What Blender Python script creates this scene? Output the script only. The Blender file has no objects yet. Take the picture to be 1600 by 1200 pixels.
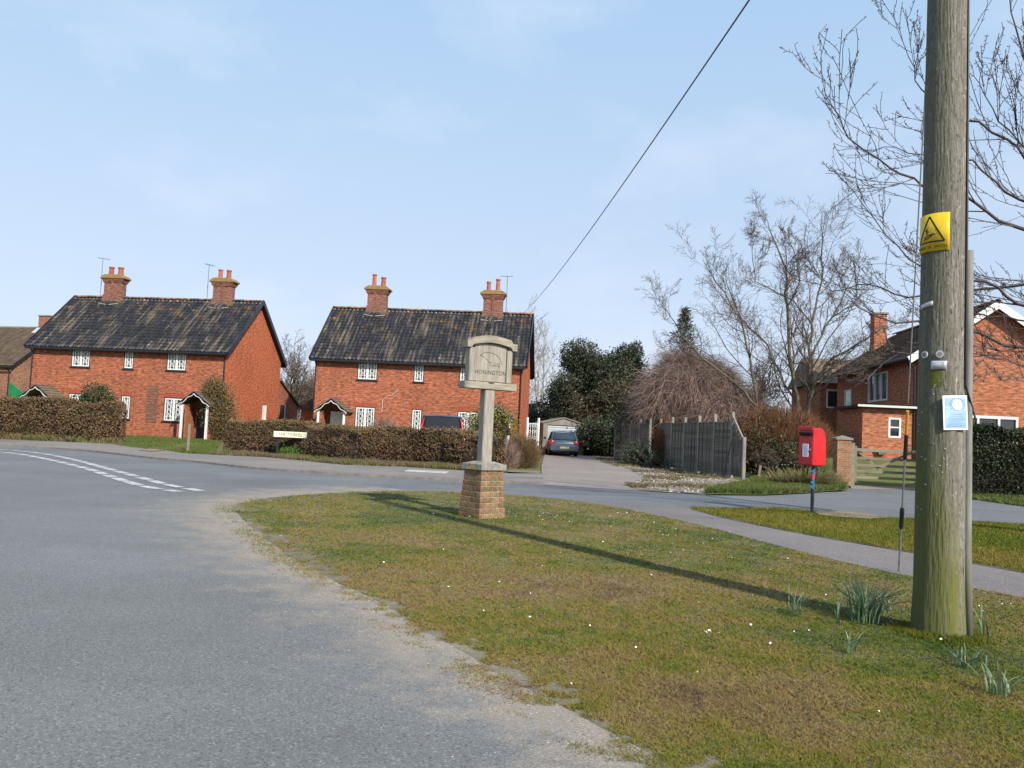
import bpy, bmesh, math, random
import numpy as np
from math import sin, cos, pi, radians, atan, sqrt
from mathutils import Vector, Matrix
from mathutils.geometry import tessellate_polygon

# ---------------------------------------------------------------- camera, world, sun, exposure
S = bpy.context.scene
COL = S.collection
FPX, PITCH, ROLL, EYE = 1300.0, atan(77/1300.0), radians(2.7), 1.2
_f = Vector((0, cos(PITCH), sin(PITCH))); _u = Vector((0, -sin(PITCH), cos(PITCH))); _r = Vector((1, 0, 0))
CR = _r*cos(ROLL) + _u*sin(ROLL); CU = -_r*sin(ROLL) + _u*cos(ROLL)
cam = bpy.data.cameras.new('camera'); camo = bpy.data.objects.new('camera', cam); COL.objects.link(camo)
m = Matrix((CR, CU, -_f)).transposed().to_4x4(); m.translation = Vector((0, 0, EYE)); camo.matrix_world = m
cam.sensor_width = 36; cam.lens = FPX/1600*36; cam.clip_start = .05; cam.clip_end = 3000
S.camera = camo

SUN_EL, SUN_AZ = radians(34), radians(31.8)       # azimuth: to the right of straight behind the camera
sun_dir = Vector((sin(SUN_AZ)*cos(SUN_EL), -cos(SUN_AZ)*cos(SUN_EL), sin(SUN_EL)))   # towards the sun
sl = bpy.data.lights.new('sun', 'SUN'); sl.energy = 4.7; sl.angle = radians(1.2); sl.color = (1, .93, .82)
so = bpy.data.objects.new('sun', sl); COL.objects.link(so); so.rotation_euler = sun_dir.to_track_quat('Z', 'Y').to_euler()

W = bpy.data.worlds.new('World'); S.world = W; W.use_nodes = True
nt = W.node_tree; nt.nodes.clear()
def wn(t): return nt.nodes.new(t)
sky = wn('ShaderNodeTexSky'); sky.sky_type = 'NISHITA'; sky.sun_disc = False
sky.sun_elevation = SUN_EL; sky.sun_rotation = math.atan2(sun_dir.x, sun_dir.y)
sky.altitude = 20; sky.air_density = 1.0; sky.dust_density = 1.3; sky.ozone_density = 2.2
hs = wn('ShaderNodeHueSaturation'); hs.inputs['Saturation'].default_value = .75
tc = wn('ShaderNodeTexCoord'); mp = wn('ShaderNodeMapping'); mp.inputs['Scale'].default_value = (1.8, 1.8, 3.4); mp.inputs['Location'].default_value = (.35, .2, .9)
nz = wn('ShaderNodeTexNoise'); nz.inputs['Scale'].default_value = 2.1; nz.inputs['Detail'].default_value = 7; nz.inputs['Roughness'].default_value = .52
rp = wn('ShaderNodeValToRGB'); rp.color_ramp.elements[0].position = .51; rp.color_ramp.elements[1].position = .80
rp.color_ramp.elements[0].color = (0, 0, 0, 1); rp.color_ramp.elements[1].color = (.36, .36, .36, 1)
hz = wn('ShaderNodeMix'); hz.data_type = 'RGBA'; hz.inputs['Factor'].default_value = .72; hz.inputs['B'].default_value = (4.35, 5.75, 8.6, 1)   # thin even veil of high cloud
mx = wn('ShaderNodeMix'); mx.data_type = 'RGBA'; mx.inputs['B'].default_value = (8.2, 8.4, 9.4, 1)
bg = wn('ShaderNodeBackground'); bg.inputs['Strength'].default_value = .096
ow = wn('ShaderNodeOutputWorld'); L = nt.links.new
L(tc.outputs['Generated'], mp.inputs['Vector']); L(mp.outputs[0], nz.inputs['Vector']); L(nz.outputs[0], rp.inputs[0])
sz = wn('ShaderNodeSeparateXYZ'); L(tc.outputs['Generated'], sz.inputs[0]); vr = wn('ShaderNodeValToRGB'); vr.color_ramp.elements[0].position = 0; vr.color_ramp.elements[1].position = .55
vr.color_ramp.elements[0].color = (.66, .745, .90, 1); vr.color_ramp.elements[1].color = (.42, .66, .95, 1); vm = wn('ShaderNodeVectorMath'); vm.operation = 'SCALE'; vm.inputs['Scale'].default_value = 9.6
L(sz.outputs[2], vr.inputs[0]); L(vr.outputs[0], vm.inputs[0]); L(vm.outputs[0], hz.inputs['B'])
L(sky.outputs[0], hs.inputs['Color']); L(hs.outputs[0], hz.inputs['A']); L(hz.outputs['Result'], mx.inputs['A']); L(rp.outputs[0], mx.inputs['Factor'])
L(mx.outputs['Result'], bg.inputs[0]); L(bg.outputs[0], ow.inputs[0])
S.view_settings.view_transform = 'Standard'; S.view_settings.look = 'None'; S.view_settings.gamma = 1
S.view_settings.exposure = 0.34

# ---------------------------------------------------------------- measuring helpers
def ray(u, v): return _f*FPX + CR*(u-800) + CU*(600-v)
def G(u, v, z=0.0):                 # the ground point that the photograph shows at u, v
    d = ray(u, v); t = (z-EYE)/d.z; return Vector((d.x*t, d.y*t, z))
def P(u, v, Y):
    d = ray(u, v); t = Y/d.y; return Vector((d.x*t, Y, EYE+d.z*t))

rng = random.Random(7); nr = np.random.default_rng(7)

# ---------------------------------------------------------------- materials
def mat(name, color=(.5, .5, .5), rough=.8, var=None, vscale=4, vmix=1.0, vdetail=6, bump=0, bscale=40, metallic=0, spec=.3,
        stretch=(1, 1, 1), coord='Object', rand=0, tint=None, trans=0, spots=None, coat=0):
    """procedural material: noise between color and var, optional per-object value jitter (rand), vertex tint ramp, spots=(color, scale, lo, hi)"""
    M = bpy.data.materials.new(name); M.use_nodes = True; n = M.node_tree; N = n.nodes; K = n.links.new
    b = N['Principled BSDF']; b.inputs['Roughness'].default_value = rough; b.inputs['Metallic'].default_value = metallic
    b.inputs['Specular IOR Level'].default_value = spec; b.inputs['Coat Weight'].default_value = coat
    t = N.new('ShaderNodeTexCoord'); mpn = N.new('ShaderNodeMapping'); mpn.inputs['Scale'].default_value = stretch
    if coord == 'World':
        g = N.new('ShaderNodeNewGeometry'); K(g.outputs['Position'], mpn.inputs[0])
    else: K(t.outputs[coord], mpn.inputs[0])
    out = None
    if tint:
        a = N.new('ShaderNodeAttribute'); a.attribute_name = 'tint'; r = N.new('ShaderNodeValToRGB'); el = r.color_ramp.elements
        for i, (p, c) in enumerate(tint):
            e = el[i] if i < 2 else el.new(p)
            e.position = p; e.color = (*c, 1)
        K(a.outputs['Fac'], r.inputs[0]); out = r.outputs[0]
        color = color
    if var is not None:
        z = N.new('ShaderNodeTexNoise'); z.inputs['Scale'].default_value = vscale; z.inputs['Detail'].default_value = vdetail; z.inputs['Roughness'].default_value = .6
        K(mpn.outputs[0], z.inputs['Vector'])
        r = N.new('ShaderNodeMapRange'); r.inputs['From Min'].default_value = .35; r.inputs['From Max'].default_value = .65; r.inputs['To Max'].default_value = vmix
        K(z.outputs[0], r.inputs[0])
        x = N.new('ShaderNodeMix'); x.data_type = 'RGBA'; x.inputs['A'].default_value = (*color, 1); x.inputs['B'].default_value = (*var, 1); K(r.outputs[0], x.inputs['Factor'])
        if out: K(out, x.inputs['A'])
        out = x.outputs['Result']
    for sp in (spots or []):
        c, sc, lo, hi = sp[:4]
        z = N.new('ShaderNodeTexNoise'); z.inputs['Scale'].default_value = sc; z.inputs['Detail'].default_value = 5; z.inputs['Roughness'].default_value = .65
        if len(sp) > 4:
            m2 = N.new('ShaderNodeMapping'); m2.inputs['Scale'].default_value = sp[4]; m2.inputs['Location'].default_value = (3.1, 7.7, 1.3); K(mpn.outputs[0], m2.inputs[0]); K(m2.outputs[0], z.inputs['Vector'])
        else: K(mpn.outputs[0], z.inputs['Vector'])
        r = N.new('ShaderNodeMapRange'); r.inputs['From Min'].default_value = lo; r.inputs['From Max'].default_value = hi; K(z.outputs[0], r.inputs[0])
        x = N.new('ShaderNodeMix'); x.data_type = 'RGBA'; x.inputs['B'].default_value = (*c, 1); K(r.outputs[0], x.inputs['Factor'])
        if out: K(out, x.inputs['A'])
        else: x.inputs['A'].default_value = (*color, 1)
        out = x.outputs['Result']
    if rand:
        oi = N.new('ShaderNodeObjectInfo'); r = N.new('ShaderNodeMapRange'); r.inputs['To Min'].default_value = 1-rand; r.inputs['To Max'].default_value = 1+rand; K(oi.outputs['Random'], r.inputs[0])
        h = N.new('ShaderNodeHueSaturation'); K(r.outputs[0], h.inputs['Value'])
        if out: K(out, h.inputs['Color'])
        else: h.inputs['Color'].default_value = (*color, 1)
        out = h.outputs[0]
    if out: K(out, b.inputs['Base Color'])
    else: b.inputs['Base Color'].default_value = (*color, 1)
    if bump:
        z = N.new('ShaderNodeTexNoise'); z.inputs['Scale'].default_value = bscale; z.inputs['Detail'].default_value = 5; K(mpn.outputs[0], z.inputs['Vector'])
        q = N.new('ShaderNodeBump'); q.inputs['Strength'].default_value = min(1, bump); q.inputs['Distance'].default_value = .02; K(z.outputs[0], q.inputs['Height']); K(q.outputs[0], b.inputs['Normal'])
    if trans:
        b.inputs['Transmission Weight'].default_value = trans
    return M

def brick_mat(name, c1, c2, mortar, dirt=(.09, .055, .045), bw=.225, rh=.075, dirtlo=.52):
    M = bpy.data.materials.new(name); M.use_nodes = True; n = M.node_tree; N = n.nodes; K = n.links.new; b = N['Principled BSDF']; b.inputs['Roughness'].default_value = .92; b.inputs['Specular IOR Level'].default_value = .15
    t = N.new('ShaderNodeTexCoord'); s = N.new('ShaderNodeSeparateXYZ'); K(t.outputs['Object'], s.inputs[0])
    a = N.new('ShaderNodeMath'); K(s.outputs[0], a.inputs[0]); K(s.outputs[1], a.inputs[1])
    c = N.new('ShaderNodeCombineXYZ'); K(a.outputs[0], c.inputs[0]); K(s.outputs[2], c.inputs[1])
    br = N.new('ShaderNodeTexBrick'); K(c.outputs[0], br.inputs['Vector']); br.inputs['Scale'].default_value = 1; br.inputs['Brick Width'].default_value = bw; br.inputs['Row Height'].default_value = rh
    br.inputs['Mortar Size'].default_value = .009; br.inputs['Mortar Smooth'].default_value = .3; br.inputs['Bias'].default_value = -.1
    br.inputs['Color1'].default_value = (*c1, 1); br.inputs['Color2'].default_value = (*c2, 1); br.inputs['Mortar'].default_value = (*mortar, 1)
    # patches: whole areas of darker, weathered brick and paler, pinker brick
    z = N.new('ShaderNodeTexNoise'); z.inputs['Scale'].default_value = .55; z.inputs['Detail'].default_value = 9; z.inputs['Roughness'].default_value = .68; K(t.outputs['Object'], z.inputs['Vector'])
    r = N.new('ShaderNodeMapRange'); r.inputs['From Min'].default_value = dirtlo-.07; r.inputs['From Max'].default_value = .8; r.inputs['To Max'].default_value = .75; K(z.outputs[0], r.inputs[0])
    x = N.new('ShaderNodeMix'); x.data_type = 'RGBA'; K(br.outputs[0], x.inputs['A']); x.inputs['B'].default_value = (*dirt, 1); K(r.outputs[0], x.inputs['Factor'])
    # single bricks darker and lighter: noise sampled along the courses
    m2 = N.new('ShaderNodeMapping'); m2.inputs['Scale'].default_value = (4.5, 13.5, 1); K(c.outputs[0], m2.inputs[0])
    z2 = N.new('ShaderNodeTexNoise'); z2.inputs['Scale'].default_value = 1; z2.inputs['Detail'].default_value = 3; K(m2.outputs[0], z2.inputs['Vector'])
    r2 = N.new('ShaderNodeMapRange'); r2.inputs['From Min'].default_value = .3; r2.inputs['From Max'].default_value = .7; r2.inputs['To Min'].default_value = .45; r2.inputs['To Max'].default_value = 1.35; K(z2.outputs[0], r2.inputs[0])
    h = N.new('ShaderNodeHueSaturation'); K(x.outputs['Result'], h.inputs['Color']); K(r2.outputs[0], h.inputs['Value'])
    K(h.outputs[0], b.inputs['Base Color'])
    q = N.new('ShaderNodeBump'); q.inputs['Strength'].default_value = .5; q.inputs['Distance'].default_value = .012; K(br.outputs['Fac'], q.inputs['Height']); q.invert = True; K(q.outputs[0], b.inputs['Normal'])
    return M

MT = {}
MT['brick'] = brick_mat('old_red_brick', (.42, .115, .053), (.27, .068, .035), (.42, .25, .165), dirt=(.15, .062, .045))
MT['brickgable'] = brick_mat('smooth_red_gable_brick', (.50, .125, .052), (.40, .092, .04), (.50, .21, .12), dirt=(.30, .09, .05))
MT['chimneybrick'] = brick_mat('weathered_chimney_brick', (.34, .095, .06), (.16, .07, .05), (.34, .28, .22), dirt=(.10, .075, .06), dirtlo=.44)
MT['brick_tan'] = brick_mat('tan_brick', (.36, .16, .09), (.27, .11, .065), (.3, .22, .17))
MT['brick_new'] = brick_mat('orange_brick', (.46, .155, .07), (.36, .11, .05), (.38, .22, .15), dirt=(.30, .15, .10))
MT['white'] = mat('white_paint', (.78, .78, .76), .5, (.62, .62, .58), 3)
MT['black'] = mat('black_paint', (.012, .013, .018), .45, (.02, .02, .025), 5)
MT['navy'] = mat('blue_black_board', (.017, .02, .038), .4, (.03, .034, .055), 3)
MT['glass'] = mat('window_glass', (.02, .025, .03), .06, spec=.9)
MT['curtain'] = mat('window_backing', (.10, .10, .10), .8, (.3, .3, .29), 1.6)
MT['lead'] = mat('lead_flashing', (.5, .5, .48), .7, (.35, .35, .34), 8)
MT['terracotta'] = mat('terracotta_pot', (.42, .13, .085), .8, (.28, .09, .06), 6, rand=.18)
MT['capstone'] = mat('mossy_cap', (.20, .14, .09), .95, (.30, .19, .04), 7, bump=.6, bscale=15)
MT['concrete'] = mat('weathered_concrete', (.27, .25, .215), .95, (.18, .168, .142), 3, bump=.4, bscale=40, spots=[((.30, .30, .10), 5, .58, .75)])
MT['fence'] = mat('grey_fence_board', (.20, .17, .135), .9, (.10, .088, .072), 3, stretch=(1, 1, 5), rand=.32, bump=.3, bscale=30, spots=[((.07, .085, .04), 1.2, .55, .8)])
MT['oak'] = mat('silvered_oak', (.36, .33, .28), .85, (.24, .215, .18), 6, stretch=(6, 6, .7), bump=.35, bscale=30, spots=[((.16, .145, .12), 2.2, .55, .8, (5, 5, .6))])
MT['oakbeam'] = mat('silvered_oak_beam', (.36, .325, .27), .85, (.24, .21, .16), 6, stretch=(.8, 6, 6), bump=.35, bscale=30, spots=[((.22, .22, .08), 4, .6, .75)])
MT['carve'] = mat('carved_line', (.085, .074, .06), .9)
MT['plinthbrick'] = mat('plinth_brick', (.30, .155, .085), .95, (.19, .10, .06), 9, rand=.25, bump=.6, bscale=45, spots=[((.15, .12, .045), 2.6, .48, .64), ((.40, .35, .27), 6, .60, .72), ((.07, .055, .03), 5, .62, .72)])
MT['pierbrick'] = mat('pier_brick', (.36, .19, .10), .95, (.25, .12, .065), 9, rand=.2, bump=.5, bscale=45)
MT['mortar'] = mat('lime_mortar', (.36, .32, .25), .95, (.22, .19, .12), 9, bump=.5, bscale=60)
MT['lichenstone'] = mat('lichen_capstone', (.32, .30, .26), .95, (.20, .19, .17), 8, bump=.6, bscale=30, spots=[((.42, .26, .05), 6, .58, .66), ((.07, .065, .06), 9, .60, .68)])
MT['red'] = mat('post_box_red', (.55, .008, .010), .35, (.46, .006, .01), 4, spec=.5, coat=.3)
MT['polish'] = mat('dark_slot', (.006, .004, .004), .6)
MT['steel'] = mat('galvanised_steel', (.35, .36, .37), .45, (.22, .22, .23), 20, metallic=.6)
MT['yellow'] = mat('yellow_plastic', (.75, .52, .02), .4, (.62, .40, .02), 8)
MT['orange'] = mat('orange_guard', (.55, .27, .03), .6)
MT['pvc'] = mat('grey_guard', (.24, .235, .22), .7, (.16, .155, .14), 6, stretch=(5, 5, .6), spots=[((.16, .16, .05), 2, .55, .75)])
MT['bark'] = mat('grey_bark', (.16, .135, .10), .95, (.09, .078, .06), 5, bump=.5, bscale=20, spots=[((.13, .13, .045), 1.5, .52, .7)])
MT['twig'] = mat('twig_bark', (.145, .105, .08), .9, (.09, .068, .052), 2)
MT['darktwig'] = mat('dark_twig_bark', (.062, .048, .05), .8, (.10, .08, .075), 2)
MT['paletwig'] = mat('pale_twig_bark', (.25, .22, .19), .9, (.33, .30, .26), 2)
MT['rust'] = mat('copper_shrub', tint=[(0, (.07, .035, .02)), (.5, (.17, .078, .035)), (1, (.30, .14, .055))], rough=.9)
MT['pink'] = mat('weeping_twigs', tint=[(0, (.12, .08, .065)), (.5, (.30, .20, .165)), (1, (.50, .36, .30))], rough=.9)
MT['evergreen'] = mat('evergreen_leaves', tint=[(0, (.010, .018, .010)), (.6, (.028, .048, .022)), (1, (.075, .095, .035))], rough=.55, var=(.07, .05, .03), vscale=.45, vmix=.5, spec=.4, coord='World')
MT['ivy'] = mat('ivy_leaves', tint=[(0, (.014, .018, .010)), (.5, (.045, .052, .022)), (1, (.12, .10, .045))], rough=.55, var=(.11, .07, .045), vscale=.5, vmix=.7, spec=.4, coord='World')
MT['conifer'] = mat('conifer_needles', tint=[(0, (.015, .028, .018)), (1, (.07, .09, .05))], rough=.7)
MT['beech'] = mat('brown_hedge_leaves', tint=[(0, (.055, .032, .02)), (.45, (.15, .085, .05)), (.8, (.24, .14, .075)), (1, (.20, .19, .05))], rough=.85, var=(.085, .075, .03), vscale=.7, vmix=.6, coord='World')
MT['hedgecore'] = mat('hedge_core', (.045, .03, .02), 1, (.025, .018, .012), 6, bump=1, bscale=8)
MT['yew'] = mat('dark_hedge_leaves', tint=[(0, (.008, .012, .006)), (.6, (.022, .032, .013)), (1, (.075, .08, .028))], rough=.6)
MT['olive'] = mat('olive_bush_leaves', tint=[(0, (.04, .04, .01)), (.5, (.13, .12, .025)), (1, (.25, .20, .05))], rough=.75)
MT['laurel'] = mat('bay_leaves', tint=[(0, (.012, .022, .008)), (.6, (.04, .06, .02)), (1, (.10, .11, .045))], rough=.5)
MT['grassblade'] = mat('grass_blades', tint=[(0, (.13, .085, .04)), (.2, (.235, .16, .066)), (.42, (.21, .155, .040)), (.6, (.155, .145, .018)), (.8, (.10, .125, .012)), (1, (.055, .09, .010))], rough=.8, spec=.15)
MT['verge'] = mat('verge_grass', tint=[(0, (.19, .155, .075)), (.4, (.12, .125, .035)), (1, (.065, .105, .018))], rough=.8)
MT['hedgefoot'] = mat('hedge_bottom_growth', tint=[(0, (.12, .085, .05)), (.35, (.17, .13, .07)), (.6, (.11, .115, .035)), (1, (.07, .11, .02))], rough=.9)
MT['daff'] = mat('daffodil_leaves', tint=[(0, (.07, .13, .05)), (.6, (.13, .20, .12)), (1, (.22, .24, .12))], rough=.5, spec=.4)
MT['daisy'] = mat('daisy_petals', (.85, .84, .78), .7)
MT['stone'] = mat('loose_stones', tint=[(0, (.10, .085, .07)), (.5, (.30, .25, .20)), (1, (.62, .58, .5))], rough=.9)
MT['carsilver'] = mat('silver_blue_paint', (.13, .16, .21), .28, metallic=.6, spec=.6, coat=.6)
MT['cardark'] = mat('dark_blue_paint', (.012, .014, .022), .25, metallic=.3, spec=.6, coat=.6)
MT['carglass'] = mat('tinted_car_glass', (.010, .012, .018), .22, spec=.25)
MT['carglass2'] = mat('rear_screen_glass', (.03, .05, .06), .05, spec=1)
MT['tail'] = mat('red_lamp_lens', (.55, .015, .02), .15, spec=.7, coat=.5)
MT['clear'] = mat('clear_lamp_lens', (.7, .68, .68), .2, spec=.7)
MT['rubber'] = mat('tyre_rubber', (.015, .015, .015), .9)
MT['plateyellow'] = mat('number_plate', (.70, .52, .12), .4, (.5, .38, .10), 22, stretch=(1, 1, .2))
MT['chrome'] = mat('chrome_trim', (.7, .7, .72), .15, metallic=1)
MT['greensheet'] = mat('green_sheet', (.012, .19, .06), .5, (.01, .14, .05), 2)
MT['garagedoor'] = mat('pale_blue_door', (.46, .52, .56), .5, (.34, .4, .44), 2)
MT['cream'] = mat('cream_plate', (.72, .68, .50), .5)
MT['moss'] = mat('algae', (.12, .13, .015), .95, (.065, .075, .02), 25)
MT['alu'] = mat('aluminium_tag', (.55, .56, .57), .4, (.42, .43, .44), 40, metallic=.3)
MT['poster'] = mat('poster_paper', (.22, .38, .72), .35, (.46, .62, .85), 5, stretch=(.4, .4, 3))
MT['posterwhite'] = mat('poster_white', (.78, .80, .88), .35)
MT['posterink'] = mat('poster_ink', (.10, .17, .38), .5)
MT['timber'] = mat('gate_timber', (.23, .20, .145), .9, (.15, .14, .10), 5, stretch=(.6, 3, 5), rand=.12)
MT['green_fascia'] = mat('pale_fascia', (.55, .62, .56), .5)
MT['plaintile'] = mat('brown_plain_tiles', (.20, .145, .105), .9, (.12, .092, .07), 3, bump=.5, bscale=20, spots=[((.22, .19, .08), 1.6, .56, .8)])
MT['sticker'] = mat('blue_sticker', (.02, .12, .30), .5)
MT['stickerred'] = mat('red_sticker', (.55, .04, .06), .4)
MT['dirt'] = mat('bare_earth', (.19, .14, .095), .95, (.27, .21, .145), 5, bump=.5, bscale=60, coord='World')

def tile_mat():
    """glazed black pantiles weathered to brown in runs down the slope, orange lichen near the ridge"""
    M = bpy.data.materials.new('black_pantiles'); M.use_nodes = True; n = M.node_tree; N = n.nodes; K = n.links.new; b = N['Principled BSDF']
    b.inputs['Roughness'].default_value = .5; b.inputs['Specular IOR Level'].default_value = .35
    t = N.new('ShaderNodeTexCoord')
    def noise(scale, st, detail=4, loc=(0, 0, 0)):
        m_ = N.new('ShaderNodeMapping'); m_.inputs['Scale'].default_value = st; m_.inputs['Location'].default_value = loc; K(t.outputs['Object'], m_.inputs[0])
        z = N.new('ShaderNodeTexNoise'); z.inputs['Scale'].default_value = scale; z.inputs['Detail'].default_value = detail; z.inputs['Roughness'].default_value = .6; K(m_.outputs[0], z.inputs['Vector']); return z.outputs[0]
    def rng_(s, lo, hi, a=0, b_=1):
        r = N.new('ShaderNodeMapRange'); r.inputs['From Min'].default_value = lo; r.inputs['From Max'].default_value = hi; r.inputs['To Min'].default_value = a; r.inputs['To Max'].default_value = b_; K(s, r.inputs[0]); return r.outputs[0]
    def mul(a, b_):
        m_ = N.new('ShaderNodeMath'); m_.operation = 'MULTIPLY'; K(a, m_.inputs[0]); K(b_, m_.inputs[1]); return m_.outputs[0]
    def mixc(f, a, c):
        x = N.new('ShaderNodeMix'); x.data_type = 'RGBA'; x.inputs['B'].default_value = (*c, 1); K(f, x.inputs['Factor'])
        if isinstance(a, tuple): x.inputs['A'].default_value = (*a, 1)
        else: K(a, x.inputs['A'])
        return x.outputs['Result']
    base = mixc(rng_(noise(9, (1, 1, 1)), .4, .7), (.024, .027, .038), (.052, .052, .060))
    streak = mul(rng_(noise(1, (4, .35, 1), 2), .47, .62), rng_(noise(.42, (1, .6, 1), 3, (4, 2, 0)), .45, .57))
    c = mixc(streak, base, (.185, .155, .12))
    pale = mul(rng_(noise(1, (4.2, .5, 1), 3, (9, 1, 0)), .58, .67), rng_(noise(7, (1, 1, 1), 3, (1, 5, 0)), .48, .66))
    c = mixc(pale, c, (.34, .31, .25))
    s = N.new('ShaderNodeSeparateXYZ'); K(t.outputs['Object'], s.inputs[0])
    top = rng_(s.outputs[1], 2.2, 5.0, .12, 1)          # object y runs up the slope
    lich = mul(rng_(noise(1.7, (1, 1, 1), 6, (2, 9, 0)), .57, .66), top)
    c = mixc(lich, c, (.28, .15, .045))
    K(c, b.inputs['Base Color']); return M
MT['pantile'] = tile_mat()

# ---------------------------------------------------------------- mesh helpers
def link(o, parent=None):
    COL.objects.link(o)
    if parent is not None: o.parent = parent
    return o
def tag(o, label=None, cat=None, group=None, kind=None):
    if label: o['label'] = label
    if cat: o['category'] = cat
    if group: o['group'] = group
    if kind: o['kind'] = kind
    return o
def empty(name, loc=(0, 0, 0), rz=0, label=None, cat=None, group=None):
    o = bpy.data.objects.new(name, None); o.empty_display_size = .2; link(o); o.location = loc; o.rotation_euler = (0, 0, rz); return tag(o, label, cat, group)
class MB:
    def __init__(s): s.v = []; s.f = []
    def add(s, vs, fs):
        k = len(s.v); s.v += [tuple(x) for x in vs]; s.f += [tuple(i+k for i in f) for f in fs]; return s
    def box(s, c, d, R=None):
        c = Vector(c); hx, hy, hz = d[0]/2, d[1]/2, d[2]/2
        vs = [Vector((x, y, z)) for z in (-hz, hz) for x, y in ((-hx, -hy), (hx, -hy), (hx, hy), (-hx, hy))]
        if R is not None: vs = [R @ q for q in vs]
        return s.add([q+c for q in vs], [(3, 2, 1, 0), (4, 5, 6, 7), (0, 1, 5, 4), (1, 2, 6, 5), (2, 3, 7, 6), (3, 0, 4, 7)])
    def bx(s, x0, x1, y0, y1, z0, z1): return s.box(((x0+x1)/2, (y0+y1)/2, (z0+z1)/2), (x1-x0, y1-y0, z1-z0))
    def bar(s, a, b, w, h=None, up=(0, 0, 1)):
        a = Vector(a); b = Vector(b); d = b-a; l = d.length; h = h or w; z = d.normalized(); x = Vector(up).cross(z)
        if x.length < 1e-4: x = Vector((1, 0, 0))
        x.normalize(); y = z.cross(x); return s.box((a+b)/2, (w, h, l), Matrix((x, y, z)).transposed())
    def tube(s, pts, rad, n=6, cap=True):
        pts = [Vector(p) for p in pts]; k = len(pts); rad = rad if isinstance(rad, (list, tuple)) else [rad]*k
        vs = []; fs = []; ref = None
        for i, p in enumerate(pts):
            d = (pts[min(i+1, k-1)]-pts[max(i-1, 0)]).normalized()
            if ref is None: ref = Vector((0, 0, 1)) if abs(d.z) < .9 else Vector((1, 0, 0))
            x = ref - d*ref.dot(d)
            if x.length < 1e-5: x = d.orthogonal()
            x.normalize(); y = d.cross(x); ref = x
            for j in range(n): a = 2*pi*j/n; vs.append(p + (x*cos(a)+y*sin(a))*rad[i])
        for i in range(k-1):
            for j in range(n): a = i*n+j; b = i*n+(j+1) % n; fs.append((a, b, b+n, a+n))
        if cap: fs.append(tuple(range(n-1, -1, -1))); fs.append(tuple(range((k-1)*n, k*n)))
        return s.add(vs, fs)
    def prism(s, poly, axis, a0, a1):
        """poly: 2d points, extruded along axis ('x','y','z') from a0 to a1"""
        n = len(poly)
        def q(p, a): return (a, p[0], p[1]) if axis == 'x' else (p[0], a, p[1]) if axis == 'y' else (p[0], p[1], a)
        vs = [q(p, a0) for p in poly]+[q(p, a1) for p in poly]
        tri = tessellate_polygon([[Vector((p[0], p[1], 0)) for p in poly]])
        fs = [tuple(t) for t in tri]+[tuple(i+n for i in reversed(t)) for t in tri]+[(i, (i+1) % n, (i+1) % n+n, i+n) for i in range(n)]
        return s.add(vs, fs)
    def build(s, name, m, parent=None, smooth=False, bevel=0, recalc=True, kind=None):
        me = bpy.data.meshes.new(name); me.from_pydata(s.v, [], s.f)
        if recalc:
            b = bmesh.new(); b.from_mesh(me); bmesh.ops.recalc_face_normals(b, faces=b.faces)
            if bevel: bmesh.ops.bevel(b, geom=list(b.edges), offset=bevel, segments=1, affect='EDGES', profile=.5)
            b.to_mesh(me); b.free()
        me.materials.append(m)
        if smooth: me.polygons.foreach_set('use_smooth', [True]*len(me.polygons))
        o = bpy.data.objects.new(name, me); link(o, parent)
        if kind: o['kind'] = kind
        return o
def np_obj(name, V, Fc, m, parent=None, tint=None, smooth=False, kind=None):
    """V (N,3), Fc (M,k) arrays; tint one float per vertex"""
    me = bpy.data.meshes.new(name); V = np.asarray(V, dtype=np.float32); Fc = np.asarray(Fc, dtype=np.int32); k = Fc.shape[1]
    me.vertices.add(len(V)); me.vertices.foreach_set('co', V.ravel()); me.loops.add(Fc.size); me.loops.foreach_set('vertex_index', Fc.ravel())
    me.polygons.add(len(Fc)); me.polygons.foreach_set('loop_start', np.arange(0, Fc.size, k, dtype=np.int32)); me.polygons.foreach_set('loop_total', np.full(len(Fc), k, dtype=np.int32))
    if smooth: me.polygons.foreach_set('use_smooth', np.ones(len(Fc), dtype=bool))
    if tint is not None:
        a = me.attributes.new('tint', 'FLOAT', 'POINT'); a.data.foreach_set('value', np.asarray(tint, dtype=np.float32))
    me.update(); me.materials.append(m); o = bpy.data.objects.new(name, me); link(o, parent)
    if kind: o['kind'] = kind
    return o
def copy_tree(o, parent=None):
    c = o.copy(); COL.objects.link(c); c.parent = parent
    for ch in list(o.children): copy_tree(ch, c)
    return c

def vnoise(x, y, seed=0):
    """cheap smooth value noise on arrays"""
    x = np.asarray(x, dtype=float); y = np.asarray(y, dtype=float); xi = np.floor(x).astype(int); yi = np.floor(y).astype(int); fx = x-xi; fy = y-yi
    h = lambda a, b: np.modf(np.abs(np.sin(a*127.1+b*311.7+seed*74.7)*43758.5453))[0]
    sx = fx*fx*(3-2*fx); sy = fy*fy*(3-2*fy)
    return (h(xi, yi)*(1-sx)+h(xi+1, yi)*sx)*(1-sy)+(h(xi, yi+1)*(1-sx)+h(xi+1, yi+1)*sx)*sy
def fbm(x, y, seed=0, o=3): return sum(vnoise(x*2**i, y*2**i, seed+i)/2**i for i in range(o))/sum(1/2**i for i in range(o))
def inpoly(x, y, poly):
    ins = np.zeros(len(x), dtype=bool); n = len(poly)
    for i in range(n):
        x0, y0 = poly[i][:2]; x1, y1 = poly[(i+1) % n][:2]
        c = ((y0 > y) != (y1 > y)) & (x < (x1-x0)*(y-y0)/((y1-y0) if y1 != y0 else 1e-9)+x0); ins ^= c
    return ins
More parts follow.
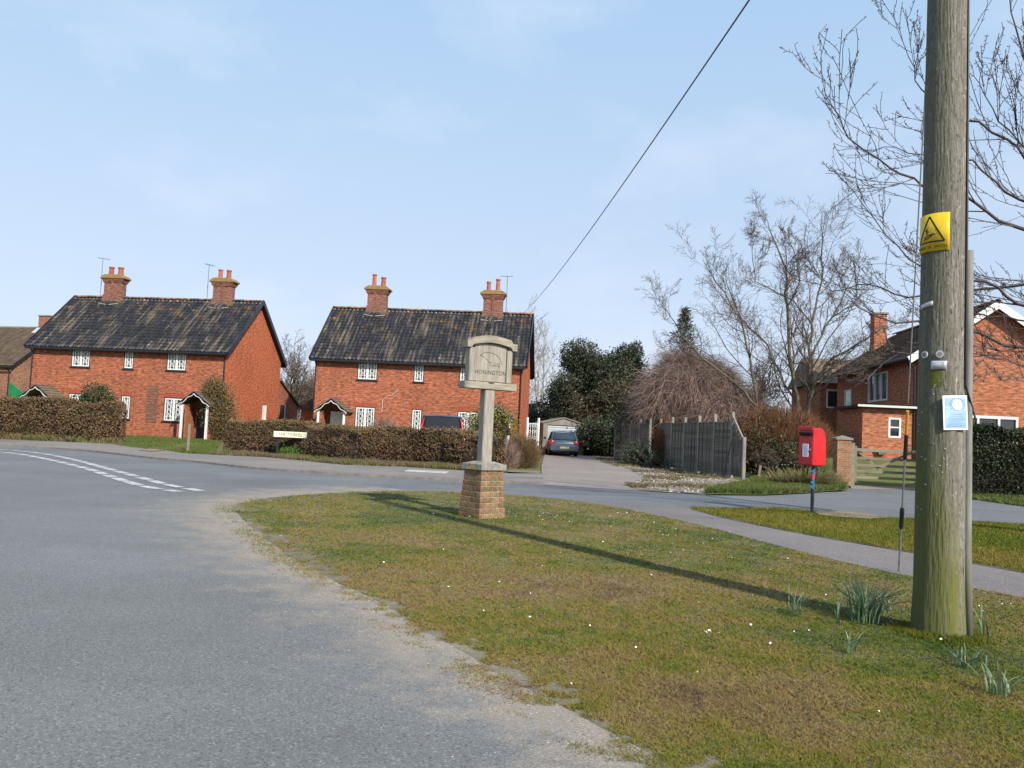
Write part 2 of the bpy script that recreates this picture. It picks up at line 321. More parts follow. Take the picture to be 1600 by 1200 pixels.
def distseg(x, y, line):
    d = np.full(len(x), 1e9)
    for (a, b) in zip(line[:-1], line[1:]):
        ax, ay = a[:2]; bx, by = b[:2]; L2 = (bx-ax)**2+(by-ay)**2+1e-12; t = np.clip(((x-ax)*(bx-ax)+(y-ay)*(by-ay))/L2, 0, 1)
        d = np.minimum(d, np.hypot(x-ax-t*(bx-ax), y-ay-t*(by-ay)))
    return d
def smooth_line(pts, step=.15):
    """Catmull-Rom through ground points, resampled"""
    p = [Vector(q[:2]) for q in pts]; p = [p[0]*2-p[1]]+p+[p[-1]*2-p[-2]]; out = []
    for i in range(1, len(p)-2):
        n = max(2, int((p[i+1]-p[i]).length/step))
        for k in range(n):
            t = k/n; a, b, c, d = p[i-1:i+3]
            out.append(.5*((2*b)+(c-a)*t+(2*a-5*b+4*c-d)*t*t+(3*b-a-3*c+d)*t**3))
    out.append(p[-2]); return out

def sheet(name, poly, z, m, kind='structure', ragged=0, seed=0):
    poly = [Vector((q[0], q[1])) for q in poly]
    if ragged:
        poly = [q+Vector((float(fbm(q.x*3, q.y*3, seed))-.5, float(fbm(q.x*3+9, q.y*3, seed))-.5))*2*ragged for q in poly]
    v3 = [Vector((q.x, q.y, 0)) for q in poly]; tri = tessellate_polygon([v3])
    me = bpy.data.meshes.new(name); me.from_pydata([(q.x, q.y, z) for q in poly], [], [tuple(t) for t in tri])
    b = bmesh.new(); b.from_mesh(me); bmesh.ops.recalc_face_normals(b, faces=b.faces)
    for f in b.faces:
        if f.normal.z < 0: f.normal_flip()
    b.to_mesh(me); b.free(); me.materials.append(m); o = bpy.data.objects.new(name, me); link(o)
    if kind: o['kind'] = kind
    return o

# ---------------------------------------------------------------- ground materials
def road_mat(name, base, grain=1.0, dust=None, edge=False, patch=(.5, .62), seed=0.0):
    M = bpy.data.materials.new(name); M.use_nodes = True; n = M.node_tree; N = n.nodes; K = n.links.new; b = N['Principled BSDF']; b.inputs['Roughness'].default_value = .88; b.inputs['Specular IOR Level'].default_value = .25
    g = N.new('ShaderNodeNewGeometry'); pos = g.outputs['Position']
    def noise(sc, det=4, rough=.6, st=(1, 1, 1), src=pos):
        mm = N.new('ShaderNodeMapping'); mm.inputs['Scale'].default_value = st; mm.inputs['Location'].default_value = (seed, seed*2, 0); K(src, mm.inputs[0])
        z = N.new('ShaderNodeTexNoise'); z.inputs['Scale'].default_value = sc; z.inputs['Detail'].default_value = det; z.inputs['Roughness'].default_value = rough; K(mm.outputs[0], z.inputs['Vector']); return z.outputs[0]
    def rmap(s, lo, hi, a=0, c=1):
        r = N.new('ShaderNodeMapRange'); r.inputs['From Min'].default_value = lo; r.inputs['From Max'].default_value = hi; r.inputs['To Min'].default_value = a; r.inputs['To Max'].default_value = c; K(s, r.inputs[0]); return r.outputs[0]
    def mixc(f, a, c):
        x = N.new('ShaderNodeMix'); x.data_type = 'RGBA'; K(f, x.inputs['Factor'])
        for nm, q in (('A', a), ('B', c)):
            if isinstance(q, tuple): x.inputs[nm].default_value = (*q, 1)
            else: K(q, x.inputs[nm])
        return x.outputs['Result']
    vo = N.new('ShaderNodeTexVoronoi'); vo.inputs['Scale'].default_value = 130*grain; K(pos, vo.inputs['Vector'])
    sv = N.new('ShaderNodeSeparateColor'); K(vo.outputs['Color'], sv.inputs[0])
    big = rmap(noise(.35, 5), .35, .68); mid = rmap(noise(3, 5), .3, .7)
    dk = tuple(c*.80 for c in base); lt = tuple(c*1.18 for c in base)
    c = mixc(big, dk, lt); c = mixc(rmap(noise(.5, 3, .5, (.35, 2.4, 1)), .45, .65, 0, .35), c, tuple(x*.80 for x in base)); c = mixc(rmap(noise(22, 3), .35, .75, 0, .22), c, tuple(x*.62 for x in base))
    c = mixc(rmap(sv.outputs[0], .80, 1.0, 0, .75), c, tuple(x*1.75 for x in base)); c = mixc(rmap(sv.outputs[1], .72, 1.0, 0, .8), c, tuple(x*.40 for x in base))
    if dust:
        c = mixc(rmap(noise(.8, 6, .65), patch[0], patch[1], 0, .8), c, dust)
    if edge:
        a = N.new('ShaderNodeAttribute'); a.attribute_name = 'tint'
        v2 = N.new('ShaderNodeTexVoronoi'); v2.inputs['Scale'].default_value = 120; K(pos, v2.inputs['Vector']); s2 = N.new('ShaderNodeSeparateColor'); K(v2.outputs['Color'], s2.inputs[0])
        gc = mixc(s2.outputs[0], (.22, .18, .14), (.37, .31, .25)); gc = mixc(rmap(s2.outputs[1], .93, 1), gc, (.50, .46, .41)); gc = mixc(rmap(noise(2.2, 4), .4, .65, 0, .7), gc, (.28, .238, .195))
        ad = N.new('ShaderNodeMath'); ad.operation = 'ADD'; K(a.outputs['Fac'], ad.inputs[0]); K(rmap(noise(2.6, 6, .7), .3, .7, -.45, .45), ad.inputs[1])
        ad2 = N.new('ShaderNodeMath'); ad2.operation = 'ADD'; K(ad.outputs[0], ad2.inputs[0]); K(rmap(s2.outputs[2], 0, 1, -.18, .18), ad2.inputs[1])
        c = mixc(rmap(ad2.outputs[0], .18, .85), c, gc)
    K(c, b.inputs['Base Color'])
    h = N.new('ShaderNodeMath'); h.operation = 'MULTIPLY'; K(vo.outputs['Distance'], h.inputs[0]); h.inputs[1].default_value = -1
    q = N.new('ShaderNodeBump'); q.inputs['Strength'].default_value = .55; q.inputs['Distance'].default_value = .006; K(h.outputs[0], q.inputs['Height']); K(q.outputs[0], b.inputs['Normal'])
    return M
ASPH = (.180, .180, .178)
MT['road'] = road_mat('main_asphalt', ASPH)
MT['road2'] = road_mat('side_asphalt', (.168, .170, .174), dust=(.20, .195, .18), patch=(.55, .7), seed=4)
MT['ribbon'] = road_mat('gravelly_edge', ASPH, edge=True)
MT['pave'] = road_mat('pavement_asphalt', (.235, .205, .185), grain=.8, dust=(.26, .23, .2), patch=(.5, .65), seed=8)
MT['path'] = road_mat('path_asphalt', (.205, .18, .17), grain=.8, dust=(.15, .14, .12), patch=(.54, .66), seed=2)
MT['drive'] = road_mat('pinkish_drive', (.285, .24, .21), grain=.5, dust=(.24, .20, .175), patch=(.45, .6), seed=12)
MT['rubble'] = road_mat('stony_earth', (.33, .28, .225), grain=.25, dust=(.14, .10, .075), patch=(.42, .52), seed=15)
MT['kerb'] = mat('kerb_stone', (.22, .19, .17), .9, (.14, .12, .11), 5, coord='World')
MT['turf'] = road_mat('turf_soil', (.21, .175, .125), grain=.9, dust=(.14, .12, .06), patch=(.45, .6), seed=21)
MT['field'] = mat('garden_grass', (.085, .11, .028), 1, (.16, .14, .055), .8, coord='World', bump=1, bscale=30, spots=[((.07, .11, .02), 9, .5, .62)])
MT['lines'] = mat('worn_white_paint', (.52, .52, .50), .7, coord='World', spots=[((.22, .22, .22), 16, .52, .62), ((.27, .27, .27), 2.0, .5, .7)])

# ---------------------------------------------------------------- ground, roads, pavements
sheet('ground', [(-700, -300), (700, -300), (700, 1200), (-700, 1200)], -.03, MT['field'])
far_kerb_px = [(-400, 689), (-200, 692), (0, 697), (130, 705), (240, 717), (300, 722), (400, 733), (500, 740), (600, 746), (700, 751), (850, 757)]
kerb_line = smooth_line([G(*p) for p in far_kerb_px], .5)
up_px = [(850, 757), (1000, 767), (1100, 772), (1200, 772), (1320, 768), (1325, 763), (1450, 764), (1500, 778), (1600, 792), (1750, 800), (2100, 815)]
low_side = [Vector((60, 8)), Vector((40, -6)), Vector((0, -40)), Vector((-90, -40)), Vector((-140, 30))]
sheet('side_road', [*kerb_line, *[G(*p) for p in up_px], *low_side], 0, MT['road2'])
give_px = [(-500, 684), (-250, 690), (-100, 696), (0, 705), (80, 714), (150, 727), (220, 746), (290, 770), (360, 790)]
gl = smooth_line([G(*p) for p in give_px], .4)
main_low = [G(430, 800), G(640, 800), G(900, 900), Vector((3, 3)), Vector((6, -40)), Vector((-90, -40)), Vector((-140, 30))]
sheet('main_road', [*gl, *main_low], .004, MT['road'])

edge_px = [(640, 767.5), (560, 769), (480, 773.5), (420, 779), (380, 786), (364, 794), (372, 805), (400, 831), (440, 862), (485, 889), (530, 914), (580, 936), (625, 960), (655, 983), (700, 1008), (760, 1043), (830, 1079), (900, 1118), (980, 1160), (1060, 1206), (1160, 1266), (1290, 1352)]
edge_line = smooth_line([G(*p) for p in edge_px]+[Vector((1.75, .2)), Vector((2.4, -3)), Vector((3, -9))], .12)
# ribbon of gravel and dust between turf and asphalt, fading into the road
def ribbon(line, wf, z, m, name):
    V = []; T = []; cols = [-.55, 0, .15, .3, .5, .75, 1.0]; n = len(line)
    for i, p in enumerate(line):
        d = (line[min(i+1, n-1)]-line[max(i-1, 0)]).normalized(); nrm = Vector((d.y, -d.x))*(-1); w = wf(i/(n-1), p)
        nrm = -nrm if False else nrm
        for c in cols:
            off = (c*w if c > 0 else c); q = p - nrm*off*SIDE; V.append((q.x, q.y, z if c < .99 else .0)); T.append(1-max(0, c)*1.25 if c >= 0 else 1.2)
    k = len(cols); F = [(i*k+j, i*k+j+1, (i+1)*k+j+1, (i+1)*k+j) for i in range(n-1) for j in range(k-1)]
    return np_obj(name, V, F, m, tint=T, kind='structure')
SIDE = 1
def wf(t, p): 
    d = p.y
    return .85+.10*max(0, min(9, d-3)) + (1.0 if d > 13.2 and p.x < -3.2 else 0)*min(1, max(0, (d-13)/1.2))*.6
ribbon(edge_line, wf, .008, MT['ribbon'], 'gravel_verge')
path_near = [(2200, 1075), (1800, 985), (1700, 958), (1600, 936), (1510, 919), (1430, 904), (1320, 880), (1200, 850), (1080, 818), (960, 793), (900, 784), (860, 779), (760, 771.5), (700, 768.5), (640, 767.5)]
pn = smooth_line([G(*p) for p in path_near], .25)
turf_poly = [*edge_line, Vector((12, -9)), Vector((14, 2)), *pn]
sheet('turf_ground', turf_poly, .0095, MT['turf'], ragged=.05, seed=3)
path_far = [(1078, 796), (1130, 810), (1240, 833), (1330, 849), (1400, 861), (1440, 868), (1520, 882), (1600, 897), (1700, 915), (1800, 934), (2200, 1000)]
pf = smooth_line([G(*p) for p in path_far], .25)
sheet('footpath', [*pf, *[q for q in smooth_line([G(*p) for p in path_near[:12]], .25)]], .010, MT['path'])
g2top = [(1084, 795), (1150, 796), (1230, 797), (1290, 802), (1350, 810), (1440, 813), (1520, 817), (1600, 821), (1750, 829), (2200, 850)]
g2 = smooth_line([G(*p) for p in g2top], .3)
green2 = [*reversed(pf), *g2]
sheet('green_verge', green2, .014, MT['turf'], ragged=.06, seed=5)
sheet('bare_patch', [G(*p) for p in [(1272, 803), (1300, 801), (1350, 805), (1392, 812), (1360, 814.5), (1310, 811.5), (1280, 808)]], .045, MT['dirt'], ragged=.05)

# raised pavement on the far side, with a kerb
pave_top = [(850, 742), (760, 741), (700, 734), (640, 730), (540, 727), (470, 719), (420, 715), (300, 711), (240, 703), (130, 692), (0, 687), (-200, 683), (-400, 681)]
pt = smooth_line([G(*p) for p in pave_top], .5)
pm = MB(); pp = [*kerb_line, *pt]; pp = [Vector((q.x, q.y)) for q in pp]
pm.prism([(q.x, q.y) for q in pp], 'z', -.02, .045); o = pm.build('pavement', MT['pave'], None); o['kind'] = 'structure'
kb = MB()
for a, b in zip(kerb_line[:-1], kerb_line[1:]):
    d = (b-a).normalized(); nn = Vector((d.y, -d.x))*.06
    kb.add([(a.x-nn.x, a.y-nn.y, -.02), (b.x-nn.x, b.y-nn.y, -.02), (b.x+nn.x, b.y+nn.y, -.02), (a.x+nn.x, a.y+nn.y, -.02), (a.x-nn.x, a.y-nn.y, .052), (b.x-nn.x, b.y-nn.y, .052), (b.x+nn.x, b.y+nn.y, .052), (a.x+nn.x, a.y+nn.y, .052)], [(0, 1, 5, 4), (2, 3, 7, 6), (4, 5, 6, 7)])
o = kb.build('kerb', MT['kerb'], None); o['kind'] = 'structure'
drive = [(848, 758), (846, 742), (846, 728), (849, 716), (851, 707), (915, 708), (955, 718), (1010, 735), (1070, 752), (1105, 765), (1118, 773), (1000, 767.5)]
sheet('driveway', [G(*p) for p in drive], .008, MT['drive'])
rub = [(915, 706), (960, 716), (1030, 728), (1090, 740), (1150, 750), (1180, 756), (1130, 768), (1105, 773), (1040, 770), (1000, 767), (975, 758), (1010, 748), (985, 735), (940, 722)]
sheet('stony_verge', [G(*p) for p in rub], .014, MT['rubble'], ragged=.25)
gv = [(1100, 774), (1125, 765), (1160, 757), (1200, 750), (1295, 750), (1322, 760), (1322, 767), (1260, 772), (1200, 775)]
fence_green = [G(*p) for p in gv]
sheet('fence_verge', fence_green, .03, MT['field'], ragged=.15)
gpath = [(215, 706), (290, 694.5), (310, 694.5), (315, 699), (270, 704), (240, 708)]
foot1 = strip0 = [G(*p) for p in [(325, 712.5), (420, 716), (540, 728), (640, 731.5), (700, 735.5), (845, 742)]]; sheet('hedge_bed', [*foot1, *[p+Vector((0, 1.6, 0)) for p in reversed(foot1)]], .052, MT['dirt'], ragged=.1, seed=9)
foot2 = [G(*p) for p in [(-250, 682), (0, 688), (130, 693), (182, 696)]]; sheet('hedge_bed', [*foot2, *[p+Vector((0, 1.4, 0)) for p in reversed(foot2)]], .052, MT['dirt'], ragged=.1, seed=8)
sheet('garden_path', [G(*p, .0) for p in gpath], .06, MT['dirt'])
sheet('gravel_mouth', [G(*p) for p in [(1330, 764), (1440, 766), (1470, 757), (1440, 742), (1325, 742)]], .006, MT['drive'])

# give-way markings: two rows of dashes
dash_a = [(0, 703), (60, 708.5), (110, 717.5), (160, 730.5), (210, 744), (260, 757.5), (312, 767.5)]
dash_b = [(0, 706.5), (45, 712.5), (90, 721.5), (140, 734), (185, 749), (230, 761.5), (280, 769)]
mk = MB()
for px in (dash_a, dash_b):
    ln = smooth_line([G(*p) for p in [(-400, 686), (-150, 693)]+px], .1)
    acc = 0; i = 0; seg = []
    for a, b in zip(ln[:-1], ln[1:]):
        acc += (b-a).length; on = (acc % .92) < .74; d = (b-a).normalized(); nn = Vector((d.y, -d.x))*.10
        if on: mk.add([(a.x-nn.x, a.y-nn.y, .010), (b.x-nn.x, b.y-nn.y, .010), (b.x+nn.x, b.y+nn.y, .010), (a.x+nn.x, a.y+nn.y, .010)], [(0, 3, 2, 1)])
o = mk.build('give_way_markings', MT['lines'], None, recalc=False); o['kind'] = 'structure'

# ---------------------------------------------------------------- grass blades, stones, daisies
def blades(name, poly, N, hmin, hmax, wk, m, tintf, rmin=1.8, rmax=19, th=(-52, 50), dens=None, z0=.02, lean=.7, edge=None, kind='stuff'):
    r = rmin*(rmax/rmin)**nr.random(N); t = np.radians(nr.uniform(th[0], th[1], N)); x = r*np.sin(t); y = r*np.cos(t)
    ok = inpoly(x, y, poly); x = x[ok]; y = y[ok]; r = r[ok]
    if edge is not None:
        d = distseg(x, y, edge[::3]); keep = d > .80*np.clip(.5*fbm(x*3.3, y*3.3, 11, 4)+.5*fbm(x*11, y*11, 12, 3)-.45, 0, 1)*(1+nr.random(len(x))); x = x[keep]; y = y[keep]; r = r[keep]
    if dens is not None: keep = nr.random(len(x)) < dens(x, y); x = x[keep]; y = y[keep]; r = r[keep]
    n = len(x); a = nr.uniform(0, 2*pi, n); w = wk*r**.62*nr.uniform(.7, 1.3, n); h = nr.uniform(hmin, hmax, n)*(.6+.8*fbm(x*3, y*3, 5))
    la = nr.uniform(0, 2*pi, n); lm = h*lean*nr.random(n)*1.6
    V = np.empty((n, 3, 3), dtype=np.float32); ca = np.cos(a)*w/2; sa = np.sin(a)*w/2
    V[:, 0] = np.c_[x-ca, y-sa, np.full(n, z0)]; V[:, 1] = np.c_[x+ca, y+sa, np.full(n, z0)]; V[:, 2] = np.c_[x+np.cos(la)*lm, y+np.sin(la)*lm, z0+h]
    T = np.repeat(np.clip(tintf(x, y)+nr.normal(0, .13, n), 0, 1), 3)
    return np_obj(name, V.reshape(-1, 3), np.arange(3*n).reshape(-1, 3), m, tint=T, kind=kind)
def gtint(x, y):
    dsign = np.exp(-((x+.2)**2+(y-12.6)**2)/6); dpole = np.exp(-((x-2.9)**2+(y-5.2)**2)/1.6)
    return .10+.95*fbm(x*.75, y*.75, 21, 4)+.75*(fbm(x*3.2, y*3.2, 31, 3)-.5)+.45*(fbm(x*11, y*11, 33, 2)-.5)+.22*dsign+.28*dpole+.12*np.clip((y-7)/6, 0, 1)-.05
blades('lawn_grass', turf_poly, 1750000, .006, .018, .0024, MT['grassblade'], gtint, edge=edge_line, z0=.009, lean=2.2)
_rib = [*edge_line]+[edge_line[i]+Vector(((edge_line[min(i+1, len(edge_line)-1)]-edge_line[max(i-1, 0)]).normalized().y, -(edge_line[min(i+1, len(edge_line)-1)]-edge_line[max(i-1, 0)]).normalized().x))*.30 for i in range(len(edge_line)-1, -1, -1)]
blades('edge_grass', _rib, 1600000, .006, .017, .0018, MT['grassblade'], gtint, z0=.008, lean=2.0, dens=lambda x, y: np.clip((.5*fbm(x*3.1, y*3.1, 91, 4)+.5*fbm(x*10, y*10, 92, 3)-.46)*8, 0, .95)*np.clip(1.1-distseg(x, y, edge_line[::3])/.28, 0, 1))
blades('verge_lawn_grass', green2, 500000, .02, .045, .0022, MT['grassblade'], lambda x, y: .34+.62*fbm(x*.7, y*.7, 41), rmin=8, rmax=30, th=(10, 48), z0=.022)
vg = [G(*p) for p in [(1100, 773), (1125, 764), (1165, 756), (1180, 748), (1300, 748), (1322, 758), (1318, 766), (1260, 771), (1200, 774)]]
blades('rough_grass', vg, 420000, .04, .15, .005, MT['verge'], lambda x, y: .25+.8*fbm(x, y, 51), rmin=20, rmax=34, th=(12, 26), z0=.02)
gard = [G(*p) for p in [(185, 697.5), (215, 702), (330, 712), (345, 692), (300, 684), (170, 676), (100, 676)]]
blades('garden_lawn_grass', gard, 260000, .05, .16, .004, MT['verge'], lambda x, y: .45+.6*fbm(x*.5, y*.5, 61), rmin=25, rmax=52, th=(-32, -16), z0=-.03)
hr = [G(*p) for p in [(1500, 776), (1515, 768), (1900, 780), (1900, 806), (1600, 791)]]
blades('hedge_foot_grass', hr, 200000, .05, .14, .004, MT['verge'], lambda x, y: .5+.6*fbm(x, y, 63), rmin=14, rmax=30, th=(26, 45), z0=-.03)
base_px = [(-60, 682), (60, 690), (200, 693), (160, 690)]
def stones(name, N, sampler, smin, smax, z):
    xs, ys = sampler(N); n = len(xs); s = nr.uniform(smin, smax, n)*nr.uniform(.5, 1, n)
    b = np.array([(1, 0, 0), (-.5, .87, 0), (-.5, -.87, 0), (.1, .1, .8)], dtype=float)
    a = nr.uniform(0, 2*pi, n); V = np.empty((n, 4, 3)); ca, sa = np.cos(a)[:, None], np.sin(a)[:, None]
    bx, by, bz = b[:, 0][None]*nr.uniform(.6, 1.3, (n, 1)), b[:, 1][None], b[:, 2][None]
    V[:, :, 0] = xs[:, None]+(bx*ca-by*sa)*s[:, None]; V[:, :, 1] = ys[:, None]+(bx*sa+by*ca)*s[:, None]; V[:, :, 2] = z+bz*s[:, None]
    F = (np.arange(n)[:, None, None]*4+np.array([(0, 1, 3), (1, 2, 3), (2, 0, 3)])[None]).reshape(-1, 3)
    return np_obj(name, V.reshape(-1, 3), F, MT['stone'], tint=np.repeat(nr.random(n)**2.2, 4), kind='stuff')
el = np.array([(p.x, p.y) for p in edge_line])
def samp_edge(N):
    i = nr.integers(0, len(el)-1, N); d = el[i+1]-el[i]; d /= np.linalg.norm(d, axis=1)[:, None]+1e-9; nn = np.c_[d[:, 1], -d[:, 0]]
    off = np.abs(nr.normal(0, .32, N))-.06; q = el[i]+d*nr.uniform(0, .12, (N, 1))-SIDE*(-nn)*off[:, None]
    return q[:, 0], q[:, 1]
stones('loose_gravel', 7000, samp_edge, .003, .009, .007)
rp_ = [G(*p) for p in rub]; rx = [p.x for p in rp_]; ry = [p.y for p in rp_]
def samp_rub(N):
    x = nr.uniform(min(rx), max(rx), N); y = nr.uniform(min(ry), max(ry), N); k = inpoly(x, y, rp_); return x[k], y[k]
stones('flint_rubble', 8000, samp_rub, .015, .06, .014)
blades('stony_verge_grass', rp_, 260000, .03, .10, .005, MT['hedgefoot'], lambda x, y: .1+.6*fbm(x*1.5, y*1.5, 83), rmin=20, rmax=60, th=(-2, 22), z0=.01, dens=lambda x, y: np.clip((fbm(x*.8, y*.8, 85)-.52)*6, 0, .8))
dm = []; dz = []
cl = [(830, 795, 30, 25, 60), (980, 810, 55, 12, 60), (1080, 860, 60, 25, 36), (1000, 930, 130, 40, 30), (1300, 980, 90, 40, 14), (740, 815, 12, 4, 8), (640, 900, 110, 60, 16), (1150, 1050, 200, 70, 16), (1480, 850, 60, 8, 14), (1560, 960, 40, 20, 12)]
for (u, v, du, dv, k) in cl:
    for _ in range(int(k*.65)):
        uu, vv = rng.gauss(u, du), rng.gauss(v, dv)
        if vv < 776: continue
        p = G(uu, vv); 
        s = rng.uniform(.004, .011); a0 = rng.random()*6; b = len(dm)
        for j in range(6): dm.append((p.x+cos(a0+j*pi/3)*s, p.y+sin(a0+j*pi/3)*s*rng.uniform(.7, 1), .045+rng.uniform(0, .012)))
        dz.append(tuple(range(b, b+6)))
dmx = np.array(dm); keepf = [f for f in dz if inpoly(np.array([dm[f[0]][0]]), np.array([dm[f[0]][1]]), turf_poly)[0] or inpoly(np.array([dm[f[0]][0]]), np.array([dm[f[0]][1]]), green2)[0]]
me = bpy.data.meshes.new('daisies'); me.from_pydata(dm, [], keepf); me.materials.append(MT['daisy']); o = bpy.data.objects.new('daisies', me); link(o); o['kind'] = 'stuff'

# ---------------------------------------------------------------- brick cottages
def wall_holes(mb, o, xd, w, h, holes, nrm, reveal=.09, top=None):
    """a wall of width w, height h from o along xd, with rectangular holes (x0,x1,z0,z1) and their reveals; top: gable apex (x,z)"""
    o = Vector(o); xd = Vector(xd); nrm = Vector(nrm); up = Vector((0, 0, 1))
    xs = sorted({0, w, *[q for a in holes for q in a[:2]]}); zs = sorted({0, h, *[q for a in holes for q in a[2:4]]})
    pt = lambda x, z, d=0: o+xd*x+up*z-nrm*d
    for x0, x1 in zip(xs[:-1], xs[1:]):
        for z0, z1 in zip(zs[:-1], zs[1:]):
            cx, cz = (x0+x1)/2, (z0+z1)/2
            if any(a < cx < b and c < cz < d for a, b, c, d in holes): continue
            mb.add([pt(x0, z0), pt(x1, z0), pt(x1, z1), pt(x0, z1)], [(0, 1, 2, 3)])
    for a, b, c, d in holes:
        for (p, q) in (((a, c), (b, c)), ((b, c), (b, d)), ((b, d), (a, d)), ((a, d), (a, c))):
            mb.add([pt(*p), pt(*q), pt(*q, reveal), pt(*p, reveal)], [(0, 1, 2, 3)])
    if top: mb.add([pt(0, h), pt(w, h), pt(*top)], [(0, 1, 2)])

def pantile_mesh(Lx, Ly, cw=.245, ch=.31, seed=1):
    nc = int(round(Lx/cw)); ncz = int(round(Ly/ch)); cw = Lx/nc; ch = Ly/ncz; k = 6; jit = np.random.default_rng(seed).normal(0, .005, (ncz, nc+1))
    xs = np.arange(nc*k+1)/k*cw; ph = np.arange(nc*k+1) % k / k; prof = .032*np.sin(2*pi*ph)+.012*np.cos(4*pi*ph)
    rows = []; 
    for j in range(ncz):
        jj = jit[j][np.minimum(np.arange(nc*k+1)//k, nc-1)]
        rows.append(np.c_[xs, np.full_like(xs, j*ch)+jj, prof+.055+jj]); rows.append(np.c_[xs, np.full_like(xs, (j+1)*ch+.02), prof+.018])
    V = np.concatenate(rows); n = nc*k+1; F = []
    for r in range(len(rows)-1):
        i = np.arange(n-1)+r*n; F.append(np.c_[i, i+1, i+1+n, i+n])
    i = np.arange(n-1)
    # drop edge at the eaves
    V = np.concatenate([V, np.c_[xs, np.zeros_like(xs), prof+.015]]); b = len(V)-n; F.append(np.c_[i+b, i+1+b, i+1, i])
    return V, np.concatenate(F)
RIDGE_M = None
def ridge_tile_mesh():
    global RIDGE_M
    if RIDGE_M is None:
        mb = MB(); n = 7; vs = []
        for x in (0, .43):
            for r in (.125, .10):
                for j in range(n): a = pi*j/(n-1); vs.append((x, cos(a)*r, sin(a)*r*.8))
        fs = []
        for j in range(n-1): fs += [(j, j+1, 2*n+j+1, 2*n+j), (n+j, 3*n+j, 3*n+j+1, n+j+1), (j, n+j, n+j+1, j+1), (2*n+j, 2*n+j+1, 3*n+j+1, 3*n+j)]
        mb.add(vs, fs); o = mb.build('ridge_tile', MT['ridge'], None, smooth=True); RIDGE_M = o.data; bpy.data.objects.remove(o)
    return RIDGE_M
MT['ridge'] = mat('ridge_clay', (.10, .075, .06), .85, (.05, .045, .045), 3, rand=.35, spots=[((.30, .15, .04), 1.1, .46, .6), ((.3, .28, .22), 6, .6, .7)], coord='World')

def lattice_window(h, x0, x1, z0, z1, y=0, lights=2, sill=True, R=None, face=-1, style='diamond'):
    """casement with black surround, white frame and white patterned glazing bars; the wall plane is at local y, outside at -y"""
    w = x1-x0; hh = z1-z0; f = MB(); d0 = y+.05
    t = .045
    for a in ((x0, x0+t, z0, z1), (x1-t, x1, z0, z1), (x0+t, x1-t, z0, z0+t), (x0+t, x1-t, z1-t, z1)): f.bx(a[0], a[1], y+.012, y+.085, a[2], a[3])
    win = f.build('window', MT['black'], h)
    c = MB(); li = (w-2*t)/lights; bars = MB()
    for i in range(lights):
        a = x0+t+i*li; b = a+li; q = .068; zz0 = z0+t; zz1 = z1-t; yy = (y+.022, y+.07)
        c.bx(a, a+q, *yy, zz0, zz1); c.bx(b-q, b, *yy, zz0, zz1); c.bx(a+q, b-q, *yy, zz0, zz0+q); c.bx(a+q, b-q, *yy, zz1-q, zz1)
        A, B, Z0, Z1 = a+q, b-q, zz0+q, zz1-q; g = .042; iw = (B-A); ih = Z1-Z0
        m1, m2 = A+iw*.24, B-iw*.24
        for xx in (m1, m2): bars.bar((xx, y+.045, Z0), (xx, y+.045, Z1), g, g*.6)
        n = 5 if ih > .9 else 3
        for k in range(1, n+1):
            if k in (1, n): zz = Z0+ih*(k-.5 if k == 1 else k-.5)/n; zz = Z0+ih*(.13 if k == 1 else .87); bars.bar((A, y+.046, zz), (B, y+.046, zz), g, g*.6)
        for zz in (Z0+ih*.37, Z0+ih*.63): bars.bar((A, y+.046, zz), (m1, y+.046, zz), g*.8, g*.5); bars.bar((m2, y+.046, zz), (B, y+.046, zz), g*.8, g*.5)
        zz = [Z0+ih*(.13+.74*k/3) for k in range(4)]
        for k in range(3):
            bars.bar((m1, y+.044, zz[k]), (m2, y+.044, zz[k+1]), g*.9, g*.5); bars.bar((m2, y+.043, zz[k]), (m1, y+.043, zz[k+1]), g*.9, g*.5)
    c.build('casement', MT['white'], win); bars.build('glazing_bars', MT['white'], win)
    p = MB(); p.bx(x0+t, x1-t, y+.052, y+.058, z0+t, z1-t); p.build('pane', MT['glass'], win)
    if sill: s = MB(); s.bx(x0-.06, x1+.06, y-.05, y+.03, z0-.07, z0-.005); s.build('sill', MT['black'], win)
    return win

